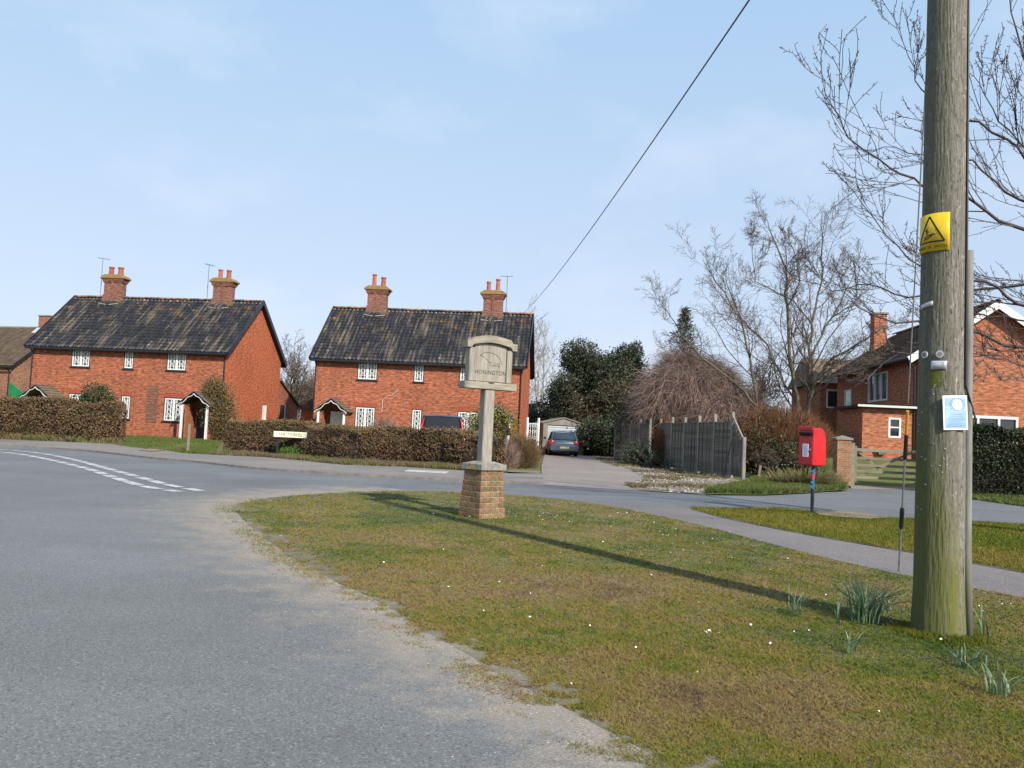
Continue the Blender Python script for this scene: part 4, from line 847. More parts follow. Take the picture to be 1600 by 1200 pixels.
# ---------------------------------------------------------------- telegraph pole with its plates, guard and stay
PX, PY = 2.885, 5.57
tp = empty('utility_pole', (PX, PY, 0), 0, 'tall weathered wooden utility pole stained green at its foot, with yellow warning plate', 'pole')
def pole_mat():
    M = mat('weathered_pole', (.25, .232, .20), .92, (.15, .138, .115), 2.4, stretch=(9, 9, 1.0), bump=.9, bscale=7, vdetail=12, spots=[((.10, .088, .07), 3.2, .55, .68, (3, 3, .25)), ((.12, .105, .085), 9, .50, .62, (1, 1, 3)), ((.045, .04, .035), 5, .63, .66, (1, 1, 2.2)), ((.40, .37, .32), 6, .58, .70, (1, 1, 3.5))])
    n = M.node_tree; N = n.nodes; K = n.links.new; b = N['Principled BSDF']; src = b.inputs['Base Color'].links[0].from_socket
    tcn = N.new('ShaderNodeTexCoord'); s = N.new('ShaderNodeSeparateXYZ'); K(tcn.outputs['Object'], s.inputs[0])
    # algae climbs the sunless west side and the foot
    z = N.new('ShaderNodeTexNoise'); z.inputs['Scale'].default_value = 1; z.inputs['Detail'].default_value = 8; mpn = N.new('ShaderNodeMapping'); mpn.inputs['Scale'].default_value = (10, 10, 1.1); K(tcn.outputs['Object'], mpn.inputs[0]); K(mpn.outputs[0], z.inputs['Vector'])
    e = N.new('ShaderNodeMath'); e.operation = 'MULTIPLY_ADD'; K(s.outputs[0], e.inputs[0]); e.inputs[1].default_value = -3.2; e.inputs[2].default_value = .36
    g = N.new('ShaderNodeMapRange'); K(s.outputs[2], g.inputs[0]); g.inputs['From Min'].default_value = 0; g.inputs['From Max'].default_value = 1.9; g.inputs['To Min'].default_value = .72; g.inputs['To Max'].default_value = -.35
    a1 = N.new('ShaderNodeMath'); K(e.outputs[0], a1.inputs[0]); K(g.outputs[0], a1.inputs[1])
    a2 = N.new('ShaderNodeMath'); K(a1.outputs[0], a2.inputs[0]); K(z.outputs[0], a2.inputs[1])
    r = N.new('ShaderNodeMapRange'); r.inputs['From Min'].default_value = 1.0; r.inputs['From Max'].default_value = 1.4; r.inputs['To Max'].default_value = .8; K(a2.outputs[0], r.inputs[0])
    x = N.new('ShaderNodeMix'); x.data_type = 'RGBA'; K(r.outputs[0], x.inputs['Factor']); K(src, x.inputs['A']); x.inputs['B'].default_value = (.12, .13, .014, 1); 
    # greenish shade painted into the colour of the west side, turned from the sun
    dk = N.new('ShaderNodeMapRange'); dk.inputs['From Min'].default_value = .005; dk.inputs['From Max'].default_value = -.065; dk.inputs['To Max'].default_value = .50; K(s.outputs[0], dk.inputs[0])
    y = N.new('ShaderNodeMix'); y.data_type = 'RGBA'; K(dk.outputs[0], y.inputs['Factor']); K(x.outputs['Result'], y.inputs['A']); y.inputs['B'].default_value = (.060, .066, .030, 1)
    K(y.outputs['Result'], b.inputs['Base Color']); return M
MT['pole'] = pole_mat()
def prad(z): return .158-.0062*z + (.012*max(0, .3-z)/.3)
n = 48; zs = np.linspace(-.1, 6.55, 90); A = np.arange(n)*2*pi/n
V = []; 
for z in zs:
    r = prad(max(0, z))*(1+.018*(fbm(A*3.2, np.full(n, z*.5), 3)-.5)*2+.012*(vnoise(A*9, np.full(n, z*.4), 9)-.5)) - .007*np.exp(-((A-4.55+.02*sin(z*2))/.035)**2) - .005*np.exp(-((A-4.95-.03*sin(z*1.3))/.03)**2)
    V.append(np.c_[np.cos(A)*r, np.sin(A)*r, np.full(n, z)])
V = np.concatenate(V); F = [(i*n+j, i*n+(j+1) % n, (i+1)*n+(j+1) % n, (i+1)*n+j) for i in range(len(zs)-1) for j in range(n)]
V = np.concatenate([V, [(0, 0, 6.58)]]); 
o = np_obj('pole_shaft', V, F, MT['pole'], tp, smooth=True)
q = MB(); q.tube([(0, 0, 6.53), (0, 0, 6.62), (0, 0, 6.66)], [prad(6.5)+.01, prad(6.5)*.8, .01], 24); q.build('pole_cap', MT['steel'], tp)
view = math.atan2(-PY, -PX)          # angle from the pole to the road side
def on_pole(deg, z, extra=0): a = view+radians(deg); r = prad(z)+extra; return Vector((cos(a)*r, sin(a)*r, z))
def curved_plate(name, d0, d1, z0, z1, m, parent, off=.006, th=.003, n=14, tilt=0):
    V = []; 
    for k in range(n+1):
        f = k/n; a = view+radians(d0+(d1-d0)*f)
        for z in (z0, z1):
            for e in (off, off+th): zz = z+tilt*(f-.5); r = prad(z)+e; V.append((cos(a)*r, sin(a)*r, zz))
    F = []
    for k in range(n): b = 4*k; F += [(b+1, b+5, b+7, b+3), (b, b+2, b+6, b+4), (b+2, b+3, b+7, b+6), (b, b+4, b+5, b+1)]
    F += [(0, 1, 3, 2), (4*n, 4*n+2, 4*n+3, 4*n+1)]
    return np_obj(name, V, F, m, parent)
def curved_strokes(name, lines, d0, d1, z0, z1, w, m, parent, off=.0105):
    """lines: polylines in plate units (0..1, 0..1) drawn as thin raised strips following the curve"""
    mb = MB()
    def pt(x, y, e=0): a = view+radians(d0+(d1-d0)*x); z = z0+(z1-z0)*y; r = prad(z)+off+e; return Vector((cos(a)*r, sin(a)*r, z))
    for l in lines:
        for (a, b) in zip(l[:-1], l[1:]):
            k = max(1, int(abs(a[0]-b[0])*10)); 
            for i in range(k):
                p = pt(a[0]+(b[0]-a[0])*i/k, a[1]+(b[1]-a[1])*i/k); r_ = pt(a[0]+(b[0]-a[0])*(i+1)/k, a[1]+(b[1]-a[1])*(i+1)/k)
                mb.bar(p, r_, w, .0015, up=Vector((p.x, p.y, 0)).normalized().cross((r_-p).normalized()) if False else Vector((p.x, p.y, 0)).normalized())
    return mb.build(name, m, parent)
D0, D1, Z0, Z1 = -86, 12, 2.545, 2.80
yp = curved_plate('warning_plate', D0, D1, Z0, Z1, MT['yellow'], tp)
curved_strokes('warning_triangle', [[(.14, .25), (.88, .25), (.50, .93), (.14, .25)]], D0, D1, Z0, Z1, .011, MT['black'], yp)
curved_strokes('warning_figure', [[(.44, .62), (.38, .56), (.47, .54), (.40, .47)], [(.35, .38), (.45, .43), (.60, .45)], [(.33, .33), (.46, .36), (.58, .42)], [(.60, .45), (.66, .44)]], D0, D1, Z0, Z1, .008, MT['black'], yp)
# lettering strip DANGER OF DEATH along the foot of the plate, bent round the pole letter by letter
def bent_text(body, d0, d1, z, size, m, parent, name, off=.011):
    n = len(body)
    for i, chh in enumerate(body):
        if chh == ' ': continue
        deg = d0+(d1-d0)*(i+.5)/n; p = on_pole(deg, z, off); a = view+radians(deg)
        text_obj(name, chh, size, m, parent, p, (pi/2, 0, a+pi/2), .0005)
bent_text('DANGER OF DEATH', D0+4, D1-6, Z0+.028, .023, MT['black'], yp, 'letter')
for d, z in ((-44, 1.852), (-6, 1.852)):
    p0 = on_pole(d, z, .002); p1 = on_pole(d, z, .010); q = MB(); q.tube([p0, p1], .024, 16); dd = q.build('metal_disc', MT['alu'], tp)
    q = MB(); q.tube([p1, on_pole(d, z, .012)], .015, 12); q.build('disc_face', MT['pvc'], dd)
tg = curved_plate('metal_tag', -26, 10, 1.752, 1.808, MT['alu'], tp, n=6)
q = MB(); [q.bar(on_pole(-20, 1.795-.013*k, .0105), on_pole(4, 1.795-.013*k, .0105), .0025, .001) for k in range(3)]; q.build('stamped_line', MT['posterink'] if False else MT['pvc'], tg)
V = []; F = []
for k in range(13):
    f = k/12; zt = 1.744+.004*sin(k*2.1); zb = 1.615+.03*abs(sin(k*1.7))+.02*abs(f-.5)
    for z in (zt, zt*.6+zb*.4, zb): a = view+radians(-30+30*f); r = prad(z)+.0015; V.append((cos(a)*r, sin(a)*r, z))
    if k: b = 3*k; F += [(b-3, b, b+1, b-2), (b-2, b+1, b+2, b-1)]
np_obj('moss_patch', V, F, MT['moss'], tp, smooth=True)
curved_plate('tape_scrap', -62, -24, 2.17, 2.20, MT['alu'], tp, n=5, tilt=.02)
# laminated notice
pc = on_pole(30, 1.47, .004); a = view+radians(28); Rn = Matrix.Rotation(a+pi/2, 3, 'Z') @ Matrix.Rotation(radians(-3), 3, 'Y')
def panel(name, x0, x1, z0, z1, y, m, parent, th=.0015): q = MB(); c = Vector(((x0+x1)/2, y, (z0+z1)/2)); q.box(pc+Rn @ c, (x1-x0, th, z1-z0), Rn); return q.build(name, m, parent)
nt_ = panel('notice', -.080, .080, -.112, .112, -.006, MT['posterwhite'], tp)
panel('notice_sheet', -.066, .070, -.098, .098, -.008, MT['poster'], nt_)
q = MB()
for y_, z_ in ((-.0095, .050),):
    c0 = pc+Rn @ Vector((.012, y_, z_)); nrm = Rn @ Vector((0, -1, 0)); q.tube([c0, c0+nrm*.001], .036, 28)
q.build('notice_emblem', MT['posterwhite'], nt_)
q = MB()
for k in range(15):
    t = radians(-30+240*k/14); c0 = pc+Rn @ Vector((.012+.046*cos(t), -.0095, .050+.046*sin(t))); q.box(c0, (.004, .001, .007), Rn @ Matrix.Rotation(-t+pi/2, 3, 'Y'))
for t0 in range(20): t = radians(t0*18); t1 = radians(t0*18+18); q.bar(pc+Rn @ Vector((.012+.034*cos(t), -.0108, .05+.034*sin(t))), pc+Rn @ Vector((.012+.034*cos(t1), -.0108, .05+.034*sin(t1))), .0018, .0008, up=Rn @ Vector((0, 1, 0)))
q.bar(pc+Rn @ Vector((-.01, -.0108, .045)), pc+Rn @ Vector((.03, -.0108, .045)), .002, .0008); q.bar(pc+Rn @ Vector((0, -.0108, .05)), pc+Rn @ Vector((.022, -.0108, .068)), .002, .0008)
q.bar(pc+Rn @ Vector((-.012, -.0108, .036)), pc+Rn @ Vector((.034, -.0108, .036)), .003, .0008)
q.build('notice_ring', MT['posterink'], nt_)
q = MB()
for k, (l, r_) in enumerate([(-.03, .045), (-.045, .055), (-.05, .05), (-.05, .056), (-.045, .04), (-.05, .056), (-.05, .052)]):
    z_ = -.010-.0125*k; q.bar(pc+Rn @ Vector((l, -.0092, z_)), pc+Rn @ Vector((r_, -.0092, z_)), .0028, .0008)
q.build('notice_lines', MT['posterink'], nt_)
# staples and nail heads
for k in range(26):
    d = rng.uniform(-70, 40); z = rng.uniform(.75, 1.75); p0 = on_pole(d, z, 0)
    q = MB(); q.box(p0*1.0+Vector((0, 0, 0)), (.009, .009, .004), Matrix.Rotation(rng.random()*3, 3, 'Z')); q.build('staple', MT['alu'], tp)
# cable guard and cable on the right-hand side
gd = view+radians(84); gp = lambda z, e=.008: Vector((cos(gd)*(prad(z)+e), sin(gd)*(prad(z)+e), z))
q = MB(); q.tube([gp(0), gp(.6), gp(1.3), gp(2.0), gp(2.56)], .026, 12); q.build('cable_guard', MT['pvc'], tp, smooth=True)
g2_ = view+radians(62); g3 = lambda z: Vector((cos(g2_)*(prad(z)+.008), sin(g2_)*(prad(z)+.008), z))
q = MB(); q.tube([g3(6.4), g3(4), g3(2.6), g3(2.1), g3(1.65), gp(1.5, .034), gp(1.44, .05)], .0075, 6); q.build('cable', MT['black'], tp)
# stay wire
st = empty('stay_wire', (3.93, 8.36, 0), 0, 'thin steel stay wire with orange guard sleeve, anchored in grass beside the pole', 'stay wire')
q = MB(); top_ = Vector((PX-3.93, PY+prad(6.2)-8.36, 6.2)); d_ = top_.normalized(); L_ = top_.length
def sp(l): return d_*l
q.tube([sp(0), sp(.50)], .011, 6); q.build('anchor_rod', MT['steel'], st)
q = MB(); q.tube([sp(.50), sp(.52), sp(.71), sp(.73)], [.014, .022, .022, .014], 8); q.build('insulator', MT['black'], st)
q = MB(); q.tube([sp(.73), sp(1.25)], .010, 6); q.build('turnbuckle_rod', MT['steel'], st)
q = MB(); q.tube([sp(1.25), sp(1.50)], .019, 8); q.build('lower_sleeve', MT['black'], st)
q = MB(); q.tube([sp(1.50), sp(1.74)], .014, 8); q.build('guard_sleeve', MT['orange'], st)
q = MB(); q.tube([sp(1.82), sp(L_)], .0065, 6); q.build('wire', MT['steel'], st)
# overhead line from the pole top down to the gable of the right-hand cottage
e0 = Vector((PX-.05, PY, 6.45)); e1 = P(815, 492, 50.5); q = MB(); pts = []
for k in range(41): t = k/40; p = e0.lerp(e1, t); p.z -= 4*.42*t*(1-t); pts.append(p)
pts = [p-e0 for p in pts]; q.tube(pts, .011, 5); o = q.build('overhead_cable', MT['black'], None); o.location = e0; tag(o, 'black overhead cable sagging from the top of the frame down to the cottage roof', 'cable')

# ---------------------------------------------------------------- red post box on a post
pbx = empty('post_box', (5.45, 14.95, 0), radians(-57), 'bright red post box with rounded top mounted on a slim dark post', 'post box')
prof = [(-.20, .885), (.16, .885), (.16, 1.38)]+[(.16-.17*(1-cos(t)), 1.38+.17*sin(t)) for t in [radians(a) for a in range(10, 91, 10)]]+[(-.20, 1.555)]
q = MB(); q.prism(prof, 'x', -.155, .155)
for a in ():
    pass
ob_ = q.build('box_body', MT['red'], pbx, bevel=.010)
# local -y is the front with the slot
q = MB(); q.bx(-.158, .158, -.235, -.198, 1.50, 1.575); q.build('front_hood', MT['red'], pbx, bevel=.008)
q = MB(); q.bx(-.145, .145, -.209, -.1985, .90, 1.37); dr_ = q.build('door', MT['red'], pbx, bevel=.003)
q = MB(); q.bx(-.12, .12, -.232, -.204, 1.40, 1.44); q.bx(-.13, .13, -.2395, -.233, 1.425, 1.465); q.build('posting_slot', MT['polish'], pbx)
q = MB(); q.tube([(.10, -.2095, 1.16), (.10, -.218, 1.16)], .014, 10); q.build('lock', MT['chrome'], dr_)
q = MB(); q.bx(-.06, .06, -.216, -.2095, 1.03, 1.26); nn_ = q.build('notice_frame', MT['posterwhite'], dr_)
q = MB()
for k in range(6): q.bx(-.04, .04, -.2175, -.2162, 1.06+.03*k, 1.066+.03*k)
q.build('notice_lines', MT['posterink'], nn_)
q = MB(); q.tube([(.01, 0, 0), (.01, 0, .885)], .031, 14); ps_ = q.build('post', MT['navy'], pbx, smooth=False)
q = MB(); q.tube([(.01, 0, .46), (.01, 0, .84)], .0325, 14, cap=False); q.build('blue_sticker', MT['sticker'], ps_)
q = MB(); q.tube([(.01, 0, .64), (.01, 0, .72)], .0335, 14, cap=False); q.build('red_sticker', MT['stickerred'], ps_)
for zz in (.78, .50, .58):
    q = MB(); q.tube([(.01-.0338*sin(radians(-47))*0, -.033, zz), (.01, -.0345, zz)], .014, 8); q.build('white_roundel', MT['white'], ps_)
q = MB(); q.bx(-.08, .08, -.08, .08, .87, .888); q.build('bracket', MT['red'], pbx)

# ---------------------------------------------------------------- street name plate
c0 = G(433, 716); c1 = G(470, 717.5); ss = empty('street_sign', ((c0.x+c1.x)/2, (c0.y+c1.y)/2, 0), math.atan2(c1.y-c0.y, c1.x-c0.x), 'low cream street name plate on two black posts before the clipped hedge', 'street sign')
for s in (-1, 1): q = MB(); q.bx(s*.40-.04, s*.40+.04, -.03, .05, 0, .92); q.build('post', MT['black'], ss)
q = MB(); q.bx(-.575, .575, -.055, -.031, .69, .93); bb_ = q.build('backboard', MT['black'], ss)
q = MB(); q.bx(-.54, .54, -.064, -.0555, .715, .905); sp_ = q.build('name_plate', MT['cream'], ss)
text_obj('lettering', 'THE TIMBERS', .125, MT['black'], sp_, (0, -.0665, .81), (pi/2, 0, 0), .001, 1.05)

# ---------------------------------------------------------------- fence of concrete posts and lapped panels
fd = empty('panel_fence', (7.72, 28.9, .02), math.atan2(17.1, -1.88), 'tall weathered grey lap panel fence with concrete posts beside the drive', 'fence')
# local x runs away from the road
def fpost(x, h, y=0): q = MB(); q.bx(x-.055, x+.055, y-.055, y+.055, -.1, h); return q.build('concrete_post', MT['concrete'], fd, bevel=.012)
slat = MB(); slat.box((0, 0, 0), (1.70, .014, .135)); so_ = slat.build('slat', MT['fence'], None); SLAT = so_.data; bpy.data.objects.remove(so_)
bat = MB(); bat.box((0, 0, 0), (.045, .022, 1.88)); so_ = bat.build('batten', MT['fence'], None); BAT = so_.data; bpy.data.objects.remove(so_)
hts = [2.28, 2.24, 2.2, 2.18, 2.2, 2.18, 2.2, 2.16, 2.18, 2.15, 2.15]
PW = 1.72
for i in range(11): fpost(i*PW, hts[i]-.02*(i > 4))
for i in range(10):
    if i == 5: continue                       # gap filled by the copper shrub
    x = (i+.5)*PW; near = True; tp_ = hts[i]-.27 if i < 3 else 1.93
    fp = bpy.data.objects.new('lap_panel', None); link(fp, fd); fp.location = (x, 0, 0)
    ns = 17
    for k in range(ns):
        o = bpy.data.objects.new('slat', SLAT); link(o, fp); o.location = (0, .012 if False else 0, .12+k*.108); o.rotation_euler = (radians(9)+rng.uniform(-.03, .03), rng.uniform(-.004, .004), 0); o.scale = (.95, 1, 1)
    for xx in (-.8, -.4, 0, .4, .8):
        for sd in (1,):
            o = bpy.data.objects.new('batten', BAT); link(o, fp); o.location = (xx, .022, .98)
    q = MB(); q.bx(-.83, .83, -.02, .035, 1.925, 1.955); q.build('panel_cap', MT['fence'], fp)
# the sloping end bay towards the road
q = MB(); p_ = [(-1.05, .12), (-.06, .12), (-.06, 2.02), (-1.05, 1.26)]
for k in range(14):
    z0 = .12+k*.135; z1 = z0+.12; xl = -1.0 if z1 < 1.25 else -1.0+(z1-1.25)/.76*.95
    if xl > -.12: break
    s_ = MB(); s_.box(((xl-.06)/2, 0, (z0+z1)/2), (abs(xl)-.06, .016, .135), Matrix.Rotation(radians(5), 3, 'X')); s_.build('slat', MT['fence'], fd)
for xx in (-.85, -.5, -.15): q = MB(); q.bx(xx-.02, xx+.02, .01, .03, .1, min(1.95, 1.25+(xx+1.0)*.8)); q.build('batten', MT['fence'], fd)
q = MB(); q.bar((-1.05, 0, 1.30), (-.02, 0, 2.12), .07, .05, up=(0, 1, 0)); q.build('sloping_capping', MT['concrete'], fd)
q = MB(); q.bx(-1.13, -1.02, -.055, .055, -.1, 1.42); q.build('concrete_post', MT['concrete'], fd, bevel=.012)
# leaning stake and rod against the fence end
q = MB(); q.tube([(0, 0, 0), (.28, .0, 1.35)], .02, 6); o = q.build('leaning_rod', MT['darktwig'], None); o.location = (7.35, 28.6, 0); tag(o, 'thin dark rod leaning against the near end of the panel fence', 'rod')
q = MB(); q.bx(-.04, .04, -.03, .03, 0, .52); o = q.build('wooden_stake', MT['fence'], None); o.location = (8.45, 28.2, 0); o.rotation_euler = (0, .12, 0); tag(o, 'short grey wooden stake in the grass just right of the fence end', 'stake')

# ---------------------------------------------------------------- gate pier and five-bar gate
gp_ = empty('gate_pier', (11.02, 27.6, 0), radians(-4), 'square orange brick gate pier with a pale pyramid cap behind the post box', 'pier')
hh_ = brick_course_pier(gp_, lambda z: .225, 1.56, 'pierbrick')
q = MB(); q.add([(-.27, -.27, hh_), (.27, -.27, hh_), (.27, .27, hh_), (-.27, .27, hh_), (-.27, -.27, hh_+.06), (.27, -.27, hh_+.06), (.27, .27, hh_+.06), (-.27, .27, hh_+.06), (0, 0, hh_+.15)], [(3, 2, 1, 0), (0, 1, 5, 4), (1, 2, 6, 5), (2, 3, 7, 6), (3, 0, 4, 7), (4, 5, 8), (5, 6, 8), (6, 7, 8), (7, 4, 8)]); q.build('capping_stone', MT['concrete'], gp_)
gt = empty('field_gate', (11.42, 27.5, 0), radians(-2), 'weathered timber five bar gate across the entrance beside the brick pier', 'gate')
for k, z in enumerate((.30, .50, .70, .93, 1.20)): q = MB(); q.bx(.05, 3.55, -.018, .018, z-.042, z+.042) if k < 4 else q.bx(.02, 3.58, -.035, .035, z-.05, z+.05); q.build('bar', MT['timber'], gt)
for x in (0, 3.58): q = MB(); q.bx(x-.045, x+.045, -.04, .04, .15, 1.32); q.build('stile', MT['timber'], gt)
for (x0, z0, x1, z1) in ((.1, .3, 1.8, 1.17), (3.5, .3, 1.8, 1.17), (.1, 1.15, .9, .5), (3.5, 1.15, 2.7, .5)): q = MB(); q.bar((x0, .035, z0), (x1, .035, z1), .07, .03, up=(0, 1, 0)); q.build('brace', MT['timber'], gt)
for x in (-.12, 3.72): q = MB(); q.bx(x-.08, x+.08, -.08, .08, 0, 1.42); q.build('gate_post', MT['timber'], gt, bevel=.01)

# ---------------------------------------------------------------- garage and garden oddments
ga = empty('garage', (2.12, 53.0, .0), radians(5), 'small concrete garage with pale blue up and over door behind the parked hatchback', 'garage')
gw_, gd_, gh_, ga_ = 2.62, 5.6, 1.95, 2.3
b = MB(); wall_holes(b, (0, 0, 0), (1, 0, 0), gw_, gh_, [(.28, 2.34, 0, 1.86)], (0, -1, 0), .14, top=(gw_/2, ga_)); wall_holes(b, (gw_, 0, 0), (0, 1, 0), gd_, gh_, [], (1, 0, 0)); wall_holes(b, (0, gd_, 0), (0, -1, 0), gd_, gh_, [], (-1, 0, 0)); wall_holes(b, (gw_, gd_, 0), (-1, 0, 0), gw_, gh_, [], (0, 1, 0), top=(gw_/2, ga_)); b.build('wall', MT['concrete'], ga, recalc=False)
for k in range(5): q = MB(); q.bx(-.03, -.001, .3+k*1.1, .45+k*1.1, 0, gh_); q.build('wall_rib', MT['concrete'], ga)
q = MB(); q.add([(-.1, -.08, gh_-.02), (gw_/2, -.08, ga_+.02), (gw_+.1, -.08, gh_-.02), (-.1, gd_, gh_-.02), (gw_/2, gd_, ga_+.02), (gw_+.1, gd_, gh_-.02)]+[(-.1, -.08, gh_+.04), (gw_/2, -.08, ga_+.08), (gw_+.1, -.08, gh_+.04), (-.1, gd_, gh_+.04), (gw_/2, gd_, ga_+.08), (gw_+.1, gd_, gh_+.04)], [(6, 7, 10, 9), (7, 8, 11, 10), (0, 1, 7, 6), (1, 2, 8, 7), (0, 6, 9, 3), (2, 5, 11, 8), (0, 3, 4, 1), (1, 4, 5, 2), (3, 9, 10, 4), (4, 10, 11, 5)]); q.build('garage_roof', MT['concrete'], ga)
q = MB()
for k in range(12): q.bx(.30, 2.32, .07, .10, .03+k*.152, .03+k*.152+.132)
q.bx(.29, 2.33, .10, .12, .02, 1.85); q.build('garage_door', MT['garagedoor'], ga)
wg = empty('ironwork_gate', (1.0, 37.5, 0), radians(38), 'white scrolled ironwork gate between the cottage corner and the garage', 'gate')
for x in (-.30, .36): q = MB(); q.bx(x-.04, x+.04, -.04, .04, 0, 1.95); q.build('gate_post', MT['white'], wg)
q = MB()
for k in range(5):
    x = -.22+.125*k; q.tube([(x, 0, .3), (x, 0, 1.7)], .012, 5)
for z in (.32, 1.0, 1.68): q.tube([(-.27, 0, z), (.33, 0, z)], .015, 5)
for i in range(3):
    for j in range(5):
        cx, cz = -.13+.19*i, .5+.27*j; q.tube([(cx+.07*cos(t*pi/5)*(1-.05*t), 0, cz+.09*sin(t*pi/5)*(1-.05*t)) for t in range(10)], .010, 4)
q.build('scrolled_bars', MT['white'], wg)
wp = MB(); wp.tube([(0, 0, 0), (0, 0, 1.12)], .045, 8); o = wp.build('white_post', MT['white'], None); p = P(793, 700, 27.2); o.location = (p.x, p.y, 0); tag(o, 'short white post standing behind the shrub at the drive corner', 'post')
sb = MB(); c0 = G(667, 739.5); sb.bx(-.56, .56, -.36, .36, .04, .062); o = sb.build('pale_slab', MT['lead'], None); o.location = (c0.x, c0.y, 0); o.rotation_euler = (0, 0, -.05); tag(o, 'pale rectangular slab lying in the far pavement left of the village sign', 'slab')
for k, px in enumerate([(120, 648), (0, 0)][:1]): pass
q = MB(); q.tube([(0, 0, 0), (0, 0, 1.0)], .05, 6); o = q.build('short_stake', MT['timber'], None); c0 = G(293, 707); o.location = c0; tag(o, 'short wooden stake beside the path opening of the left cottage garden', 'stake')

# ---------------------------------------------------------------- cars
def car(name, loc, rz, label, paint, L=4.2, Wd=1.74, H=1.45, mpv=False):
    """rear of the car at local y=0, front at +y"""
    c = empty(name, loc, rz, label, 'car'); hw = Wd/2
    # lower body: stations (y, zlow, zbelt, half width scale)
    belt = .98 if mpv else .92
    st_ = [(0.0, .42, .74, .86), (.03, .34, belt-.10, .93), (.16, .27, belt, .98), (.9, .22, belt, 1.0), (2.0, .21, belt-.02, 1.0), (L-1.25, .22, belt-.05, 1.0), (L-.5, .25, belt-.22, .96), (L-.1, .30, belt-.32, .86), (L, .38, .58, .76)]
    rg = []
    for (y, z0, z1, s) in st_:
        w = hw*s; rg.append([(-w*.86, y, z0), (-w*.985, y, z0+.10), (-w, y, (z0+z1)/2), (-w*.975, y, z1-.05), (-w*.90, y, z1), (0, y, z1+.02), (w*.90, y, z1), (w*.975, y, z1-.05), (w, y, (z0+z1)/2), (w*.985, y, z0+.10), (w*.86, y, z0)])
    V = [p for r in rg for p in r]; k = 11; F = [(i*k+j, i*k+(j+1) % k, (i+1)*k+(j+1) % k, (i+1)*k+j) for i in range(len(rg)-1) for j in range(k)]; F += [tuple(range(k)), tuple(reversed(range((len(rg)-1)*k, len(rg)*k)))]
    mb = MB(); mb.add(V, F); body = mb.build('body', paint, c, smooth=True)
    # cabin
    yr0, yr1 = (.06, .34) if mpv else (.10, .62); ws0, ws1 = L-1.25, L-1.95
    cab = [(yr0, belt-.02, .90), (yr1, H-.07, .74), (yr1+.12, H-.01, .72), ((yr1+ws1)/2, H+.005, .73), (ws1, H-.05, .70), (ws0, belt-.04, .86)]
    cs = MB(); 
    def q4(m, a, b, c_, d): m.add([a, b, c_, d], [(0, 1, 2, 3)])
    bl = [(yr0, belt-.03), (ws0, belt-.05)]
    # roof strip
    rs = [(yr1-.02, H-.075, .735), (yr1+.10, H-.02, .73), ((yr1+ws1)/2, H, .74), (ws1-.05, H-.04, .72), (ws1, H-.07, .70)]
    V = [];
    for (y, z, s) in rs: V += [(-hw*s, y, z-.03), (-hw*s*.86, y, z), (0, y, z+.015), (hw*s*.86, y, z), (hw*s, y, z-.03)]
    F = [(i*5+j, i*5+j+1, (i+1)*5+j+1, (i+1)*5+j) for i in range(4) for j in range(4)]
    rm = MB(); rm.add(V, F); rm.build('roof', paint, c, smooth=True)
    # glasshouse solid, then pillars proud of it
    gv_ = [(-hw*.86, yr0+.02, belt-.04), (hw*.86, yr0+.02, belt-.04), (hw*.86, ws0, belt-.06), (-hw*.86, ws0, belt-.06), (-hw*.72, yr1, H-.085), (hw*.72, yr1, H-.085), (hw*.70, ws1, H-.085), (-hw*.70, ws1, H-.085)]
    gm = MB(); gm.add(gv_, [(0, 4, 5, 1), (1, 5, 6, 2), (2, 6, 7, 3), (3, 7, 4, 0), (4, 7, 6, 5)]); gm.build('side_glass', MT['carglass'], c)
    for s in (-1, 1):
        for args in [((s*hw*.855, yr0+.03, belt-.03), (s*hw*.715, yr1+.02, H-.07), .10, .06), ((s*hw*.855, ws0-.02, belt-.05), (s*hw*.70, ws1, H-.07), .07, .06)]+[((s*hw*.868, yy, belt-.04), (s*hw*.735, yy+.05, H-.06), .05, .08) for yy in (1.0, 1.85)]:
            pm_ = MB(); pm_.bar(*args); pm_.build('pillar', paint if not mpv else MT['cardark'], c)
    # rear screen, slightly proud
    d = Vector((0, yr1-yr0-.02, H-.085-belt+.04)); n_ = Vector((0, -d.z, d.y)).normalized()*.014; f0, f1 = .16, .93
    def rp_(s, f): 
        w = hw*(.86+(.72-.86)*f)*.88; return Vector((s*w, yr0+.02+d.y*f, belt-.04+d.z*f))+n_
    rr = MB(); rr.add([rp_(-1, f0), rp_(1, f0), rp_(1, f1), rp_(-1, f1)]+[x-n_*.9 for x in (rp_(-1, f0), rp_(1, f0), rp_(1, f1), rp_(-1, f1))], [(0, 1, 2, 3), (0, 4, 5, 1), (1, 5, 6, 2), (2, 6, 7, 3), (3, 7, 4, 0)]); rs_ = rr.build('rear_window', MT['carglass2'] if not mpv else MT['carglass'], c)
    w_ = MB(); w_.bar(rp_(-.05, f0)+n_*.6, rp_(.42, f0+.18)+n_*.6, .018, .012); w_.build('wiper', MT['rubber'], rs_)
    if mpv: q = MB(); q.bar(rp_(-.14, f0+.08)+n_*.5, rp_(.14, f0+.08)+n_*.5, .05, .008); q.build('window_sticker', MT['white'], rs_)
